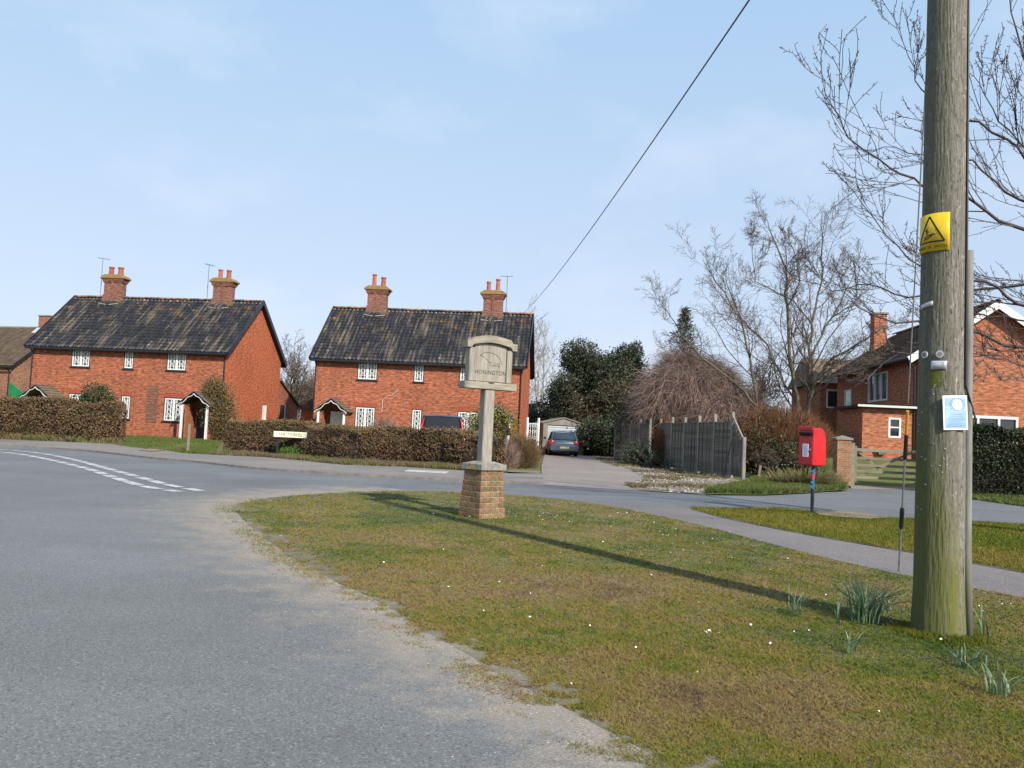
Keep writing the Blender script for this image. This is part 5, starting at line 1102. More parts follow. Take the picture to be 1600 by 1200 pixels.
    # tail lamps
    for s in (-1, 1):
        q = MB()
        if mpv:
            q.add([(s*hw*.97, .06, .86), (s*hw*.82, .02, .86), (s*hw*.84, .14, 1.14), (s*hw*.735, .29, H-.14), (s*hw*.78, .34, H-.14), (s*hw*.93, .22, 1.14)]+[(s*hw*.97, -.012, .86), (s*hw*.82, -.03, .86), (s*hw*.84, .06, 1.14), (s*hw*.735, .22, H-.14), (s*hw*.78, .26, H-.14), (s*hw*.93, .08, 1.14)], [(6, 7, 8, 11), (11, 8, 9, 10), (0, 5, 11, 6), (5, 4, 10, 11), (1, 7, 8, 2), (2, 8, 9, 3), (0, 6, 7, 1), (3, 9, 10, 4)])
            tl = q.build('tail_lamp', MT['tail'], c); q = MB(); q.add([(s*hw*.90, -.02+.01, 1.0), (s*hw*.80, -.01, 1.0), (s*hw*.78, .10, 1.22), (s*hw*.84, .115, 1.22)], [(0, 1, 2, 3)]); q.build('clear_lens', MT['clear'], tl)
        else:
            q.prism([(s*hw*.94, .70), (s*hw*.70, .68), (s*hw*.62, .83), (s*hw*.72, .93), (s*hw*.90, .92), (s*hw*.965, .82)], 'y', -.02, .22); tl = q.build('tail_lamp', MT['tail'], c)
            q = MB(); q.tube([(s*hw*.80, -.021, .85), (s*hw*.80, -.028, .85)], .05, 10); q.build('clear_lens', MT['clear'], tl)
        m_ = MB(); ym = ws0-.35; m_.prism([(s*(hw+.02), belt+.02), (s*(hw+.19), belt+.05), (s*(hw+.20), belt+.15), (s*(hw+.03), belt+.14)], 'y', ym, ym+.09); m_.build('wing_mirror', paint if s > 0 else MT['rubber'], c, bevel=.02)
    b_ = MB(); b_.prism([(-hw*.93, .30), (hw*.93, .30), (hw*.97, .44), (hw*.95, .62), (-hw*.95, .62), (-hw*.97, .44)], 'y', -.075, .25); bp = b_.build('rear_bumper', paint, c, bevel=.03)
    q = MB(); q.bx(-hw*.80, hw*.80, -.068, .1, .22, .33); q.build('bumper_skirt', MT['rubber'], bp)
    pz = .50 if not mpv else .75
    q = MB(); q.bx(-.26, .26, -.092, -.076, pz-.055, pz+.055); q.build('number_plate', MT['plateyellow'], c)
    q = MB(); q.bx(-.42, .42, -.045, .02, .72, .745); q.build('tailgate_trim', MT['chrome'], c)
    q = MB(); q.tube([(0, -.01, .84), (0, -.03, .84)], .04, 12); q.build('badge', MT['chrome'], c)
    for y in (.78, L-.85):
        for s in (-1, 1):
            q = MB(); q.tube([(s*(hw-.22), y, .31), (s*(hw-.20), y, .31), (s*(hw-.02), y, .31), (s*(hw), y, .31)], [.28, .315, .315, .28], 20); wh = q.build('wheel', MT['rubber'], c); q = MB(); q.tube([(s*(hw-.03), y, .31), (s*(hw+.008), y, .31)], .2, 16); q.build('rim', MT['steel'], wh)
    return c
cc = G(883, 712, .1); car('parked_car', (3.25, 49.0, .008), radians(2), 'small silver blue hatchback parked nose first at the pale garage door', MT['carsilver'], L=4.1, Wd=1.74, H=1.46)
car('parked_car', (-2.45, 30.3, 0), radians(7), 'dark people carrier with tall red tail lamps parked behind the clipped hedge', MT['cardark'], L=4.5, Wd=1.78, H=1.76, mpv=True)

# ---------------------------------------------------------------- foliage
def leaf_quads(C, N_, size, name, m, parent, tint, up_bias=0, aspect=1.6, kind='stuff', dirs=None):
    """C: (n,3) centres; one small bent quad each"""
    n = len(C); s = size*nr.uniform(.6, 1.3, n)[:, None]
    if dirs is None: d = nr.normal(size=(n, 3)); 
    else: d = dirs+nr.normal(0, .35, (n, 3))
    d[:, 2] += up_bias; d /= np.linalg.norm(d, axis=1)[:, None]+1e-9; e = np.cross(d, nr.normal(size=(n, 3))); e /= np.linalg.norm(e, axis=1)[:, None]+1e-9
    V = np.stack([C-e*s*.5/aspect*1.0, C+d*s*.5, C+e*s*.5/aspect+0, C-d*s*.5], axis=1)
    return np_obj(name, V.reshape(-1, 3), np.arange(4*n).reshape(-1, 4), m, parent, tint=np.repeat(np.clip(tint, 0, 1), 4), kind=kind)
def core_box(name, pts_top, m, parent): pass

def hedge(name, line, wid, hgt, label, m, coret, N_, leaf, gap=.0, seed=1, dens_low=1.0, twigs=0, hvar=.10, group=None, cat='hedge'):
    """hedge along a ground line (list of Vectors), built about its first point"""
    o0 = Vector((line[0].x, line[0].y, 0)); root = empty(name, o0, 0, label, cat, group)
    ln = [Vector((p.x-o0.x, p.y-o0.y)) for p in line]; seg = [(b-a).length for a, b in zip(ln[:-1], ln[1:])]; tot = sum(seg); cum = np.concatenate([[0], np.cumsum(seg)]); P2 = np.array([(p.x, p.y) for p in ln])
    def at(s): x = np.interp(s, cum, P2[:, 0]); y = np.interp(s, cum, P2[:, 1]); return x, y
    def nrm(s): x0, y0 = at(np.clip(s-.05, 0, tot)); x1, y1 = at(np.clip(s+.05, 0, tot)); dx, dy = x1-x0, y1-y0; l = np.hypot(dx, dy)+1e-9; return dy/l, -dx/l
    H = lambda s: hgt*(1+hvar*2*(fbm(s*.8, s*0+seed, seed)-.5)+.05*(fbm(s*4, s*0, seed+2)-.5))
    # solid core, lumpy, well inside
    ns = max(4, int(tot/.3)); ss_ = np.linspace(.25, tot-.25, ns); na = 9; V = []
    for s in ss_:
        x, y = at(s); nx, ny = nrm(s); h = float(H(s)); 
        for j in range(na):
            a = pi*j/(na-1); f = .80+.2*float(vnoise(s*2, j*1.3, seed)); rx_ = cos(a)*wid/2*.72*f; zz = .12+(h*.86-.12)*min(1, sin(a)*1.25)*f if j not in (0, na-1) else .10
            V.append((float(x+nx*rx_), float(y+ny*rx_), zz))
    F = [(i*na+j, i*na+j+1, (i+1)*na+j+1, (i+1)*na+j) for i in range(ns-1) for j in range(na-1)]
    mb = MB(); mb.add(V, F+[tuple(range(na)), tuple(reversed(range((ns-1)*na, ns*na)))]); mb.build('inner_growth', coret, root)
    s = nr.uniform(0, tot, N_); h = H(s); x, y = at(s); nx, ny = nrm(s)
    face = nr.random(N_); across = nr.uniform(-1, 1, N_); z = h*nr.random(N_)**.8; top = face < .34
    z = np.where(top, h*(1-np.abs(nr.normal(0, .05, N_))), z); side = np.where(nr.random(N_) < .5, -1, 1); depth = np.abs(nr.normal(0, .10, N_))
    lump = .30*(fbm(s*1.6, z*1.8, seed+5)-.5)+.14*(fbm(s*6, z*6, seed+6)-.5)
    off = np.where(top, across*wid/2*.94, side*(wid/2*(1-.22*(z/h)**4)-depth+lump)); z = z+np.where(top, lump*.8+np.abs(nr.normal(0, .05, N_)), 0)
    endc = np.minimum(s, tot-s); off = off*np.clip(.55+endc/.5, 0, 1); z = z*np.clip(.8+endc, 0, 1)
    keep = nr.random(N_) < np.where(z < hgt*.35, dens_low, 1.0); C_ = np.c_[x+nx*off, y+ny*off, np.maximum(z, .03)][keep]
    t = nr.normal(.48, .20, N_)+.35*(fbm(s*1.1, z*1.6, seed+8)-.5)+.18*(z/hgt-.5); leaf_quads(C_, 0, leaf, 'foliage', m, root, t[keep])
    if twigs:
        s = nr.uniform(0.05, tot-.05, twigs); x, y = at(s); nx, ny = nrm(s); h = H(s); off = nr.uniform(-1, 1, twigs)*wid/2*1.0; z0 = h*nr.uniform(.15, .95, twigs); l = nr.uniform(.10, .32, twigs)
        B = np.c_[x+nx*off, y+ny*off, z0]; d = np.c_[nx*off*2+nr.normal(0, .5, twigs), ny*off*2+nr.normal(0, .5, twigs), nr.uniform(.1, 1.2, twigs)]; d /= np.linalg.norm(d, axis=1)[:, None]
        e = np.cross(d, nr.normal(size=(twigs, 3))); e /= np.linalg.norm(e, axis=1)[:, None]; w = .006
        V = np.stack([B-e*w, B+e*w, B+d*l[:, None]+e*w*.4, B+d*l[:, None]-e*w*.4], axis=1); np_obj('twigs', V.reshape(-1, 3), np.arange(4*twigs).reshape(-1, 4), MT['twig'], root, kind='stuff')
    for k in range(int(tot/.55)):                      # stems at the foot
        s_ = .2+k*.55+rng.uniform(-.1, .1); 
        if s_ > tot: break
        x, y = at(s_); q = MB(); q.tube([(float(x)+rng.uniform(-.1, .1), float(y)+rng.uniform(-.12, .12), 0), (float(x)+rng.uniform(-.15, .15), float(y), hgt*.6)], [.022, .010], 5); q.build('stem', MT['bark'], root)
    return root
hl = [G(*p) for p in [(-260, 684), (-100, 685), (0, 687), (70, 690), (130, 692), (178, 694)]]; hl = [p+Vector((0, .75, 0)) for p in hl]
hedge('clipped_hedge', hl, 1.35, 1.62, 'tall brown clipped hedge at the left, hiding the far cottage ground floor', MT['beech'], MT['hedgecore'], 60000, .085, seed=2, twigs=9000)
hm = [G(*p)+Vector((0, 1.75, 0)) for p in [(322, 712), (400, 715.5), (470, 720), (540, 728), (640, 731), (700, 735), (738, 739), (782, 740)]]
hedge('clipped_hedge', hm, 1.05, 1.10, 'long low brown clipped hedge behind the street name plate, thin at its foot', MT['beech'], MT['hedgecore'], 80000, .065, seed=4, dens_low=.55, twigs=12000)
hr_ = [Vector((13.3, 25.6, 0)), Vector((14.8, 25.7, 0)), Vector((16.6, 25.8, 0)), Vector((20.5, 26.0, 0))]
hedge('dark_hedge', hr_, 1.6, 2.03, 'dense dark green hedge right of the utility pole, below the brick gable', MT['yew'], MT['hedgecore'], 60000, .075, seed=6)

def blob_tree(name, loc, label, blobs, nper, leaf, m, trunk=None, cat='tree', up=.1, twigs=0, part='crown', group=None, trunkm='bark', core=True, tmid=.5, inner='evergreen'):
    """blobs: (x,y,z,rx,ry,rz); leaves on the lumpy shell of each blob"""
    root = empty(name, loc, 0, label, cat, group); Cs = []; Ts = []
    for i, (bx, by, bz, rx_, ry_, rz_) in enumerate(blobs):
        n = int(nper*rx_*rz_); d = nr.normal(size=(n, 3)); d /= np.linalg.norm(d, axis=1)[:, None]; 
        lump = .66+.70*fbm(d[:, 0]*2.6+i*3+d[:, 2]*2.1, d[:, 1]*2.6+d[:, 2]*2.4, i+11, 4); rr = lump*(1-nr.normal(0, .17, n))
        Cs.append(np.c_[bx+d[:, 0]*rx_*rr, by+d[:, 1]*ry_*rr, np.maximum(bz+d[:, 2]*rz_*rr, .05)]); Ts.append(tmid+nr.normal(0, .2, n)+(lump-1)*.9)
    leaf_quads(np.concatenate(Cs), 0, leaf, part, m, root, np.concatenate(Ts), up)
    if core:
        mb = MB()
        for (bx, by, bz, rx_, ry_, rz_) in blobs:
            V = []; nn2 = 8
            for i in range(1, 6):
                for j in range(nn2): t = pi*i/6; a = 2*pi*j/nn2; f = .40+.16*rng.random(); V.append((bx+rx_*f*sin(t)*cos(a), by+ry_*f*sin(t)*sin(a), max(.02, bz+rz_*f*cos(t))))
            V += [(bx, by, bz+rz_*.55), (bx, by, max(.0, bz-rz_*.55))]; F = [(i*nn2+j, i*nn2+(j+1) % nn2, (i+1)*nn2+(j+1) % nn2, (i+1)*nn2+j) for i in range(4) for j in range(nn2)]+[(5*nn2, (j+1) % nn2, j) for j in range(nn2)]+[(5*nn2+1, 4*nn2+j, 4*nn2+(j+1) % nn2) for j in range(nn2)]
            mb.add(V, F)
        mb.build('inner_growth', MT['hedgecore'], root, kind='stuff')
    if trunk: q = MB(); q.tube(trunk[0], trunk[1], 8); q.build('trunk', MT[trunkm], root)
    return root
def rblobs(n, cx, cy, z0, z1, rx_, ry_, rb, seed): 
    r_ = random.Random(seed); out = []
    for _ in range(n):
        t = r_.random(); a = r_.random()*2*pi; s = sqrt(r_.random())*sin(pi*min(.95, .15+.75*t)); b = rb*r_.uniform(.5, 1.35); out.append((cx+cos(a)*rx_*s, cy+sin(a)*ry_*s, z0+(z1-z0)*t, b, b, b*r_.uniform(.7, 1.05)))
    return out
blob_tree('evergreen_tree', (4.9, 58, 0), 'tall dark evergreen tree rising behind the small garage', rblobs(30, 0, 0, .9, 6.4, 2.0, 2.2, .95, 3)+[(-.3, 0, 7.0, 1.2, 1.2, .9), (-1.5, 0, 1.6, 1.0, 1.4, 1.5)], 2600, .14, MT['evergreen'], ([(0, 0, 0), (0, 0, 5)], [.22, .1]))
blob_tree('evergreen_tree', (7.4, 56.5, 0), 'broad dark evergreen tree immediately right of the tallest evergreen behind the garage', rblobs(36, -.3, 0, .9, 6.0, 2.2, 2.0, .95, 5)+[(.3, 0, 6.9, .8, .8, .6), (.9, 0, 7.1, .5, .5, .7)], 2600, .14, MT['evergreen'], ([(0, 0, 0), (0, 0, 5)], [.22, .1]))
blob_tree('evergreen_tree', (6.3, 54.5, 0), 'lower ivy clad evergreen tree between the two tallest evergreens and the fence', rblobs(22, .4, 0, .6, 4.2, 1.9, 1.4, .9, 15), 2400, .14, MT['ivy'], ([(0, 0, 0), (0, 0, 3)], [.2, .1]))
blob_tree('evergreen_tree', (6.2, 60.5, 0), 'furthest dark evergreen tree filling the gap behind the two front evergreens', rblobs(34, 0, 0, 1.0, 6.5, 3.0, 1.5, 1.1, 25), 2000, .16, MT['evergreen'], ([(0, 0, 0), (0, 0, 4)], [.2, .1]))
blob_tree('evergreen_bush', (5.3, 51.5, 0), 'dark evergreen bush in the shade right of the parked hatchback', rblobs(10, .5, 1, .5, 2.4, 1.0, 1.4, .95, 8)+[(1.9, .5, 1.3, 1, 1.2, 1.3)], 1500, .15, MT['evergreen'], cat='bush')
blob_tree('evergreen_bush', (-.3, 62, 0), 'dark low evergreen bush showing between the cottage corner and the garage', [(0, 0, 1.2, 1.5, 1.5, 1.3), (1.9, 0, 1.5, 1.5, 1.3, 1.6), (3.0, 0, 2.3, 1.4, 1.3, 1.6)], 1300, .16, MT['evergreen'], cat='bush')
blob_tree('fence_shrub', (6.0, 37.2, 0), 'dark rounded shrub at the foot of the panel fence', [(0, 0, .5, .7, .8, .6), (-.2, 1.6, .45, .6, .7, .5), (.35, -1.5, .3, .5, .6, .35)], 2600, .09, MT['evergreen'], cat='bush')
blob_tree('bramble_thicket', (9.6, 31.2, 0), 'low dark bramble thicket right of the fence end below the copper shrub', [(0, 0, .7, 1.1, .9, .9), (1.1, .3, .6, 1.0, .9, .8), (.5, 1.5, 1.2, 1.6, 1.0, 1.2)], 1700, .09, MT['evergreen'], cat='bush')
# conifer spire
cx_ = []; 
def conifer(loc, H_, R_, label):
    root = empty('conifer_tree', loc, 0, label, 'tree'); Cs = []; D = []
    nb = 210
    for i in range(nb):
        t = (i+.5)/nb; z = H_*(.12+.88*t); L_ = R_*(1-t)**.8*rng.uniform(.55, 1.25)+.12; a = i*2.39996; n = 42; f = nr.random(n)**.7
        base = np.array([cos(a)*L_, sin(a)*L_, -.25*L_+.05]); Cs.append(np.array([0, 0, z])+base[None]*f[:, None]+nr.normal(0, .09, (n, 3))); D.append(np.repeat(np.array([[cos(a), sin(a), .35]]), n, 0))
    C_ = np.concatenate(Cs); leaf_quads(C_, 0, .17, 'crown', MT['conifer'], root, nr.normal(.42, .22, len(C_)), .2, 3, dirs=np.concatenate(D)); q = MB(); q.tube([(0, 0, 0), (0, 0, H_*.6), (0, 0, H_*.98)], [.16, .08, .02], 7); q.build('trunk', MT['bark'], root); return root
conifer((10.7, 52, 0), 9.5, 2.6, 'slim conifer spire poking above the pinkish weeping tree')

# ---------------------------------------------------------------- bare trees, branch by branch
def rot_away(d, ang, r_):
    ax = Vector((r_.gauss(0, 1), r_.gauss(0, 1), r_.gauss(0, 1))).cross(d)
    if ax.length < 1e-4: ax = d.orthogonal()
    return Matrix.Rotation(ang, 3, ax.normalized()) @ d
def grow(p, d, L_, r, lev, maxl, out, r_, prm):
    n = prm['seg'][min(lev, len(prm['seg'])-1)]; pts = [p.copy()]; rad = [r]; d = d.normalized(); q = p.copy()
    for i in range(n):
        d = (d+Vector((r_.gauss(0, 1), r_.gauss(0, 1), r_.gauss(0, 1)))*prm['wob'][min(lev, len(prm['wob'])-1)]+Vector((0, 0, 1))*prm['up'][min(lev, len(prm['up'])-1)]).normalized()
        q = q+d*L_/n; pts.append(q.copy()); rad.append(max(prm['rmin'], r*(1-(i+1)/n*(.72 if lev < maxl else .75))))
    out.append((pts, rad, lev))
    if lev < maxl:
        k = prm['kids'][lev]
        for j in range(k):
            t = prm['start'][lev]+(1-prm['start'][lev])*(j+r_.random())/k; i = min(n-1, int(t*n)); f = t*n-i; b = pts[i].lerp(pts[i+1], min(1, f)); dd = (pts[i+1]-pts[i]).normalized()
            nd = rot_away(dd, radians(prm['ang'][lev]*r_.uniform(.6, 1.3)), r_); nl = L_*prm['len'][lev]*r_.uniform(.65, 1.25)*(1.15-.5*t)
            grow(b, nd, nl, max(prm['rmin'], rad[i]*prm['rr'][lev]), lev+1, maxl, out, r_, prm)
    return out
def tubes(paths, sides=lambda r: 6 if r > .04 else (4 if r > .012 else 3)):
    mb = MB()
    for pts, rad, lev in paths: mb.tube(pts, rad, sides(rad[0]), cap=False)
    return mb
def bare_tree(name, loc, label, limbs, prm, maxl, m='twig', lm='bark', seed=1, trunk=None, group=None, cat='tree'):
    """limbs: list of (base point, direction, length, radius) or explicit polylines [(x,y,z),...] with radius"""
    root = empty(name, loc, 0, label, cat, group); r_ = random.Random(seed)
    if trunk: q = MB(); q.tube(trunk[0], trunk[1], 12); q.build('trunk', MT[lm], root, smooth=True)
    for lb_ in limbs:
        if isinstance(lb_[0], (list,)):
            pts = [Vector(x) for x in lb_[0]]; r0 = lb_[1]; out = []; n = len(pts)-1; tot = sum((b-a).length for a, b in zip(pts[:-1], pts[1:]))
            fine = []
            for i in range(n):
                for k in range(3): p = pts[i].lerp(pts[i+1], k/3); fine.append(p+Vector((r_.gauss(0, 1), r_.gauss(0, 1), r_.gauss(0, 1)))*tot*.004*(k > 0))
            fine.append(pts[-1]); N2 = len(fine)-1; rad = [max(prm['rmin'], r0*(1-.88*i/N2)) for i in range(N2+1)]; out.append((fine, rad, 0)); K2 = lb_[2]
            for j in range(K2):
                t = .12+.88*(j+r_.random())/K2; i = min(N2-1, int(t*N2)); dd = (fine[i+1]-fine[i]).normalized(); nd = rot_away(dd, radians(prm['ang'][0]*r_.uniform(.6, 1.4)), r_)
                grow(fine[i], nd, tot*prm['len'][0]*r_.uniform(.6, 1.3)*(1.1-.65*t), max(prm['rmin'], rad[i]*prm['rr'][0]), 1, maxl, out, r_, prm)
        else:
            out = grow(Vector(lb_[0]), Vector(lb_[1]), lb_[2], lb_[3], 0, maxl, [], r_, prm)
        thick = [x for x in out if x[2] == 0]; thin = [x for x in out if x[2] > 0]
        br_ = tubes(thick).build('branch', MT[lm], root, smooth=True, recalc=False); tubes(thin).build('twigs', MT[m], br_, recalc=False, kind='stuff')
    return root
# the large many-stemmed tree behind the copper shrub
PRM = dict(seg=[9, 7, 5, 4], wob=[.10, .15, .20, .24], up=[.03, .05, .04, .03], kids=[9, 8, 8, 0], start=[.18, .10, .10], ang=[38, 44, 48], len=[.38, .44, .42], rr=[.48, .55, .6], rmin=.006)
TB = Vector((11.3, 38.0, 0))
def pl_(px, Y): return [tuple(P(u, v, y)-TB) for (u, v), y in zip(px, Y)]
limbs = [
 (pl_([(1185, 720), (1184, 640), (1172, 560), (1158, 500), (1118, 440), (1098, 405)], [38, 38, 38, 38.3, 38.5, 38.7]), 0.083, 17),
 (pl_([(1183, 635), (1150, 600), (1105, 565), (1075, 535), (1048, 495), (1030, 465)], [38, 37.6, 37.2, 37, 36.8, 36.6]), 0.070, 17),
 (pl_([(1250, 700), (1246, 620), (1234, 560), (1230, 480), (1228, 420), (1205, 365), (1195, 340)], [38]*7), 0.107, 15),
 (pl_([(1262, 700), (1264, 620), (1266, 560), (1268, 505), (1284, 440), (1285, 380), (1284, 335)], [38, 38, 38.2, 38.4, 38.6, 38.8, 39]), 0.100, 17),
 (pl_([(1262, 640), (1272, 600), (1300, 560), (1335, 540), (1375, 515), (1420, 500)], [38, 37.5, 37, 36.5, 36, 35.5]), 0.083, 17),
 (pl_([(1250, 640), (1225, 600), (1200, 540), (1160, 500), (1140, 455), (1130, 420)], [38, 38.3, 38.8, 39.2, 39.6, 40]), 0.059, 17),
 (pl_([(1266, 560), (1290, 510), (1315, 470), (1335, 425), (1345, 390)], [38.2, 38.6, 39, 39.4, 39.8]), 0.059, 17),
 (pl_([(1268, 620), (1300, 592), (1340, 560), (1385, 560), (1430, 570)], [37.8, 36.9, 36, 35.4, 35]), 0.046, 17),
 (pl_([(1230, 480), (1250, 440), (1240, 390), (1222, 355)], [38, 37.6, 37.3, 37]), 0.043, 17),
 (pl_([(1268, 505), (1240, 470), (1180, 440), (1175, 390), (1180, 375)], [38.4, 38, 37.6, 37.3, 37]), 0.043, 17),
]
bare_tree('bare_tree', TB, 'large bare many stemmed tree rising from the copper shrub beside the brick house', limbs, PRM, 3, 'twig', 'bark', 3)
# pale tree behind the right-hand cottage
PRM2 = dict(PRM, len=[.5, .5, .5], wob=[.10, .16, .2, .22], kids=[10, 7, 5, 0], up=[.05, .10, .08, .04], rmin=.012)
bare_tree('pale_bare_tree', (2.3, 72, 0), 'pale misty bare tree behind the right corner of the right-hand cottage', [((0, 0, .5), (-.25, 0, 1), 8, .13), ((0, 0, .8), (.2, .1, 1), 8.5, .14), ((.2, 0, 1.5), (.5, -.2, 1), 6.5, .10), ((-.2, 0, 1.2), (-.6, .1, 1), 6, .09), ((.1, 0, 2.2), (.05, -.3, 1), 8, .1)], PRM2, 3, 'paletwig', 'paletwig', 5)
bare_tree('twiggy_tree', (-17.2, 66, 0), 'twiggy olive brown tree showing above the gap between the cottages', [((0, 0, .3), (-.4, 0, 1), 5.5, .09), ((0, 0, .3), (.4, .1, 1), 5.5, .09), ((0, 0, .3), (.9, .1, 1), 5, .08), ((0, 0, .5), (.05, -.3, 1), 5.8, .1), ((1.4, 0, .3), (.1, 0, 1), 5, .09), ((-.6, 0, .3), (-.1, .2, 1), 5.2, .09)], dict(PRM2, kids=[12, 8, 6, 0]), 3, 'twig', 'twig', 8)
bare_tree('thorn_tree', (13.2, 46, 0), 'dense dark twiggy thorn tree half hidden behind the copper shrub', [((0, 0, .3), (-.5, 0, 1), 4.2, .09), ((0, 0, .3), (.45, .1, 1), 4.2, .09), ((0, 0, .5), (.05, -.3, 1), 4.5, .1)], dict(PRM2, kids=[12, 8, 6, 0]), 3, 'darktwig', 'darktwig', 9)
# near tree at the right edge: traced limbs sweeping left with short spurs and buds
NB = Vector((8.9, 12.0, 0))
def nl_(px, Y): return [tuple(P(u, v, y)-NB) for (u, v), y in zip(px, Y)]
PRMN = dict(seg=[9, 7, 6], wob=[.08, .10, .12], up=[.03, .07, .09], kids=[0, 4, 0], start=[.2, .15, .1], ang=[30, 34, 40], len=[.33, .50, .5], rr=[.42, .55, .6], rmin=.0045)
near = [
 (nl_([(1760, 420), (1640, 375), (1560, 345), (1500, 300), (1440, 290), (1390, 262), (1325, 215), (1300, 165), (1281, 110)], [12, 11.9, 11.7, 11.5, 11.3, 11.1, 11, 10.9, 10.8]), 0.0339, 16),
 (nl_([(1740, 330), (1640, 290), (1590, 230), (1530, 190), (1470, 180), (1440, 140), (1420, 90), (1396, 20)], [12, 11.9, 11.8, 11.7, 11.6, 11.5, 11.4, 11.3]), 0.0304, 16),
 (nl_([(1740, 470), (1640, 480), (1590, 475), (1540, 440), (1480, 440), (1420, 405), (1365, 340), (1310, 275)], [12, 12.1, 12.2, 12.3, 12.4, 12.5, 12.6, 12.7]), 0.0325, 16),
 (nl_([(1750, 520), (1640, 545), (1570, 540), (1530, 520), (1470, 500), (1400, 505), (1340, 480), (1290, 430)], [12, 11.8, 11.6, 11.5, 11.4, 11.3, 11.2, 11.1]), 0.0325, 11),
 (nl_([(1750, 400), (1640, 440), (1560, 450), (1500, 455), (1420, 465), (1360, 445), (1300, 455), (1270, 440)], [12, 12.4, 12.8, 13.1, 13.4, 13.6, 13.8, 14]), 0.0284, 16),
 (nl_([(1750, 250), (1660, 210), (1620, 150), (1600, 90), (1580, 20), (1565, -60)], [12, 12, 12, 12, 12, 12]), 0.0372, 12),
 (nl_([(1750, 300), (1680, 240), (1610, 240), (1560, 190), (1530, 130), (1512, 90)], [12, 11.8, 11.5, 11.3, 11.2, 11.1]), 0.0257, 12),
 (nl_([(1750, 590), (1650, 580), (1590, 570), (1540, 555), (1510, 560)], [12, 11.8, 11.7, 11.6, 11.5]), 0.0189, 9),
 (nl_([(1750, 360), (1650, 330), (1570, 300), (1520, 250), (1460, 250), (1400, 230), (1350, 235)], [12, 12.5, 12.9, 13.2, 13.5, 13.8, 14]), 0.0257, 16),
 (nl_([(1760, 700), (1650, 600), (1560, 560), (1500, 545)], [12, 11, 10.5, 10.2]), 0.0135, 8),
 (nl_([(1750, 540), (1650, 510), (1590, 500), (1530, 490), (1460, 520), (1400, 555), (1350, 590)], [12, 12.4, 12.8, 13, 13.2, 13.4, 13.6]), 0.0203, 10),
]
trunk_top = [tuple(P(1790, 980, 12)-NB), tuple(P(1775, 700, 12)-NB), tuple(P(1765, 500, 12)-NB), tuple(P(1755, 330, 12)-NB), tuple(P(1750, 150, 12)-NB), tuple(P(1745, -60, 12.1)-NB)]
nt2 = bare_tree('spurred_bare_tree', NB, 'bare tree with dark budded branches reaching in from the right edge behind the pole', near, PRMN, 2, 'darktwig', 'darktwig', 12, trunk=(trunk_top, [.2, .17, .15, .12, .09, .03]))
# short spurs and buds on every thin shoot
for br_ in [c for c in nt2.children if c.name.startswith('branch')]:
    tw = [c for c in br_.children][0]; me = tw.data; nv = len(me.vertices); co = np.empty(nv*3); me.vertices.foreach_get('co', co); co = co.reshape(-1, 3)
    me0 = br_.data; n0 = len(me0.vertices); c0 = np.empty(n0*3); me0.vertices.foreach_get('co', c0)
    ei = np.empty(len(me.edges)*2, dtype=int); me.edges.foreach_get('vertices', ei); ei = ei.reshape(-1, 2); L_ = np.linalg.norm(co[ei[:, 0]]-co[ei[:, 1]], axis=1); big = ei[L_ > .03]
    n = min(int(len(big)*.55), 520); pick = big[nr.integers(0, len(big), n)]; f = nr.random((n, 1)); B = co[pick[:, 0]]*(1-f)+co[pick[:, 1]]*f; d = nr.normal(size=(n, 3)); d[:, 2] += .5; d /= np.linalg.norm(d, axis=1)[:, None]; l = nr.uniform(.015, .05, n)[:, None]
    e = np.cross(d, nr.normal(size=(n, 3))); e /= np.linalg.norm(e, axis=1)[:, None]; g = np.cross(d, e); w = .0035; T_ = B+d*l; bud = .006
    V = np.stack([B+e*w, B-e*w*.5+g*w, B-e*w*.5-g*w, T_+e*bud*.8, T_-e*bud*.4+g*bud*.7, T_-e*bud*.4-g*bud*.7, T_+d*.012], axis=1)
    F = np.array([(0, 1, 4), (0, 4, 3), (1, 2, 5), (1, 5, 4), (2, 0, 3), (2, 3, 5), (3, 4, 6), (4, 5, 6), (5, 3, 6)])
    np_obj('buds', V.reshape(-1, 3), (np.arange(n)[:, None, None]*7+F[None]).reshape(-1, 3), MT['darktwig'], br_, kind='stuff')

# ---------------------------------------------------------------- weeping tree, copper shrubs, garden bushes
def strands(name, root, starts, dirs, length, n, seg, droop, w, m, wob=.12, tmid=.5, kind='stuff'):
    """n thin tapering ribbons; two crossed would double the cost, one facing at random reads as twigs"""
    p = starts.copy(); d = dirs/np.linalg.norm(dirs, axis=1)[:, None]; L_ = length[:, None]/seg; e = np.cross(d, nr.normal(size=d.shape)); e /= np.linalg.norm(e, axis=1)[:, None]; rows = []
    for i in range(seg+1):
        ww = w*(1-.75*i/seg); rows.append(p-e*ww); rows.append(p+e*ww); p = p+d*L_; d = d+nr.normal(0, wob, d.shape); d[:, 2] -= droop; d /= np.linalg.norm(d, axis=1)[:, None]
    V = np.stack(rows, axis=1); k = 2*(seg+1); F = np.array([(2*i, 2*i+1, 2*i+3, 2*i+2) for i in range(seg)]); t = np.repeat(np.clip(nr.normal(tmid, .25, n), 0, 1), k)
    V[:, :, 2] = np.maximum(V[:, :, 2], .02)
    return np_obj(name, V.reshape(-1, 3), (np.arange(n)[:, None, None]*k+F[None]).reshape(-1, 4), m, root, tint=t, kind=kind)
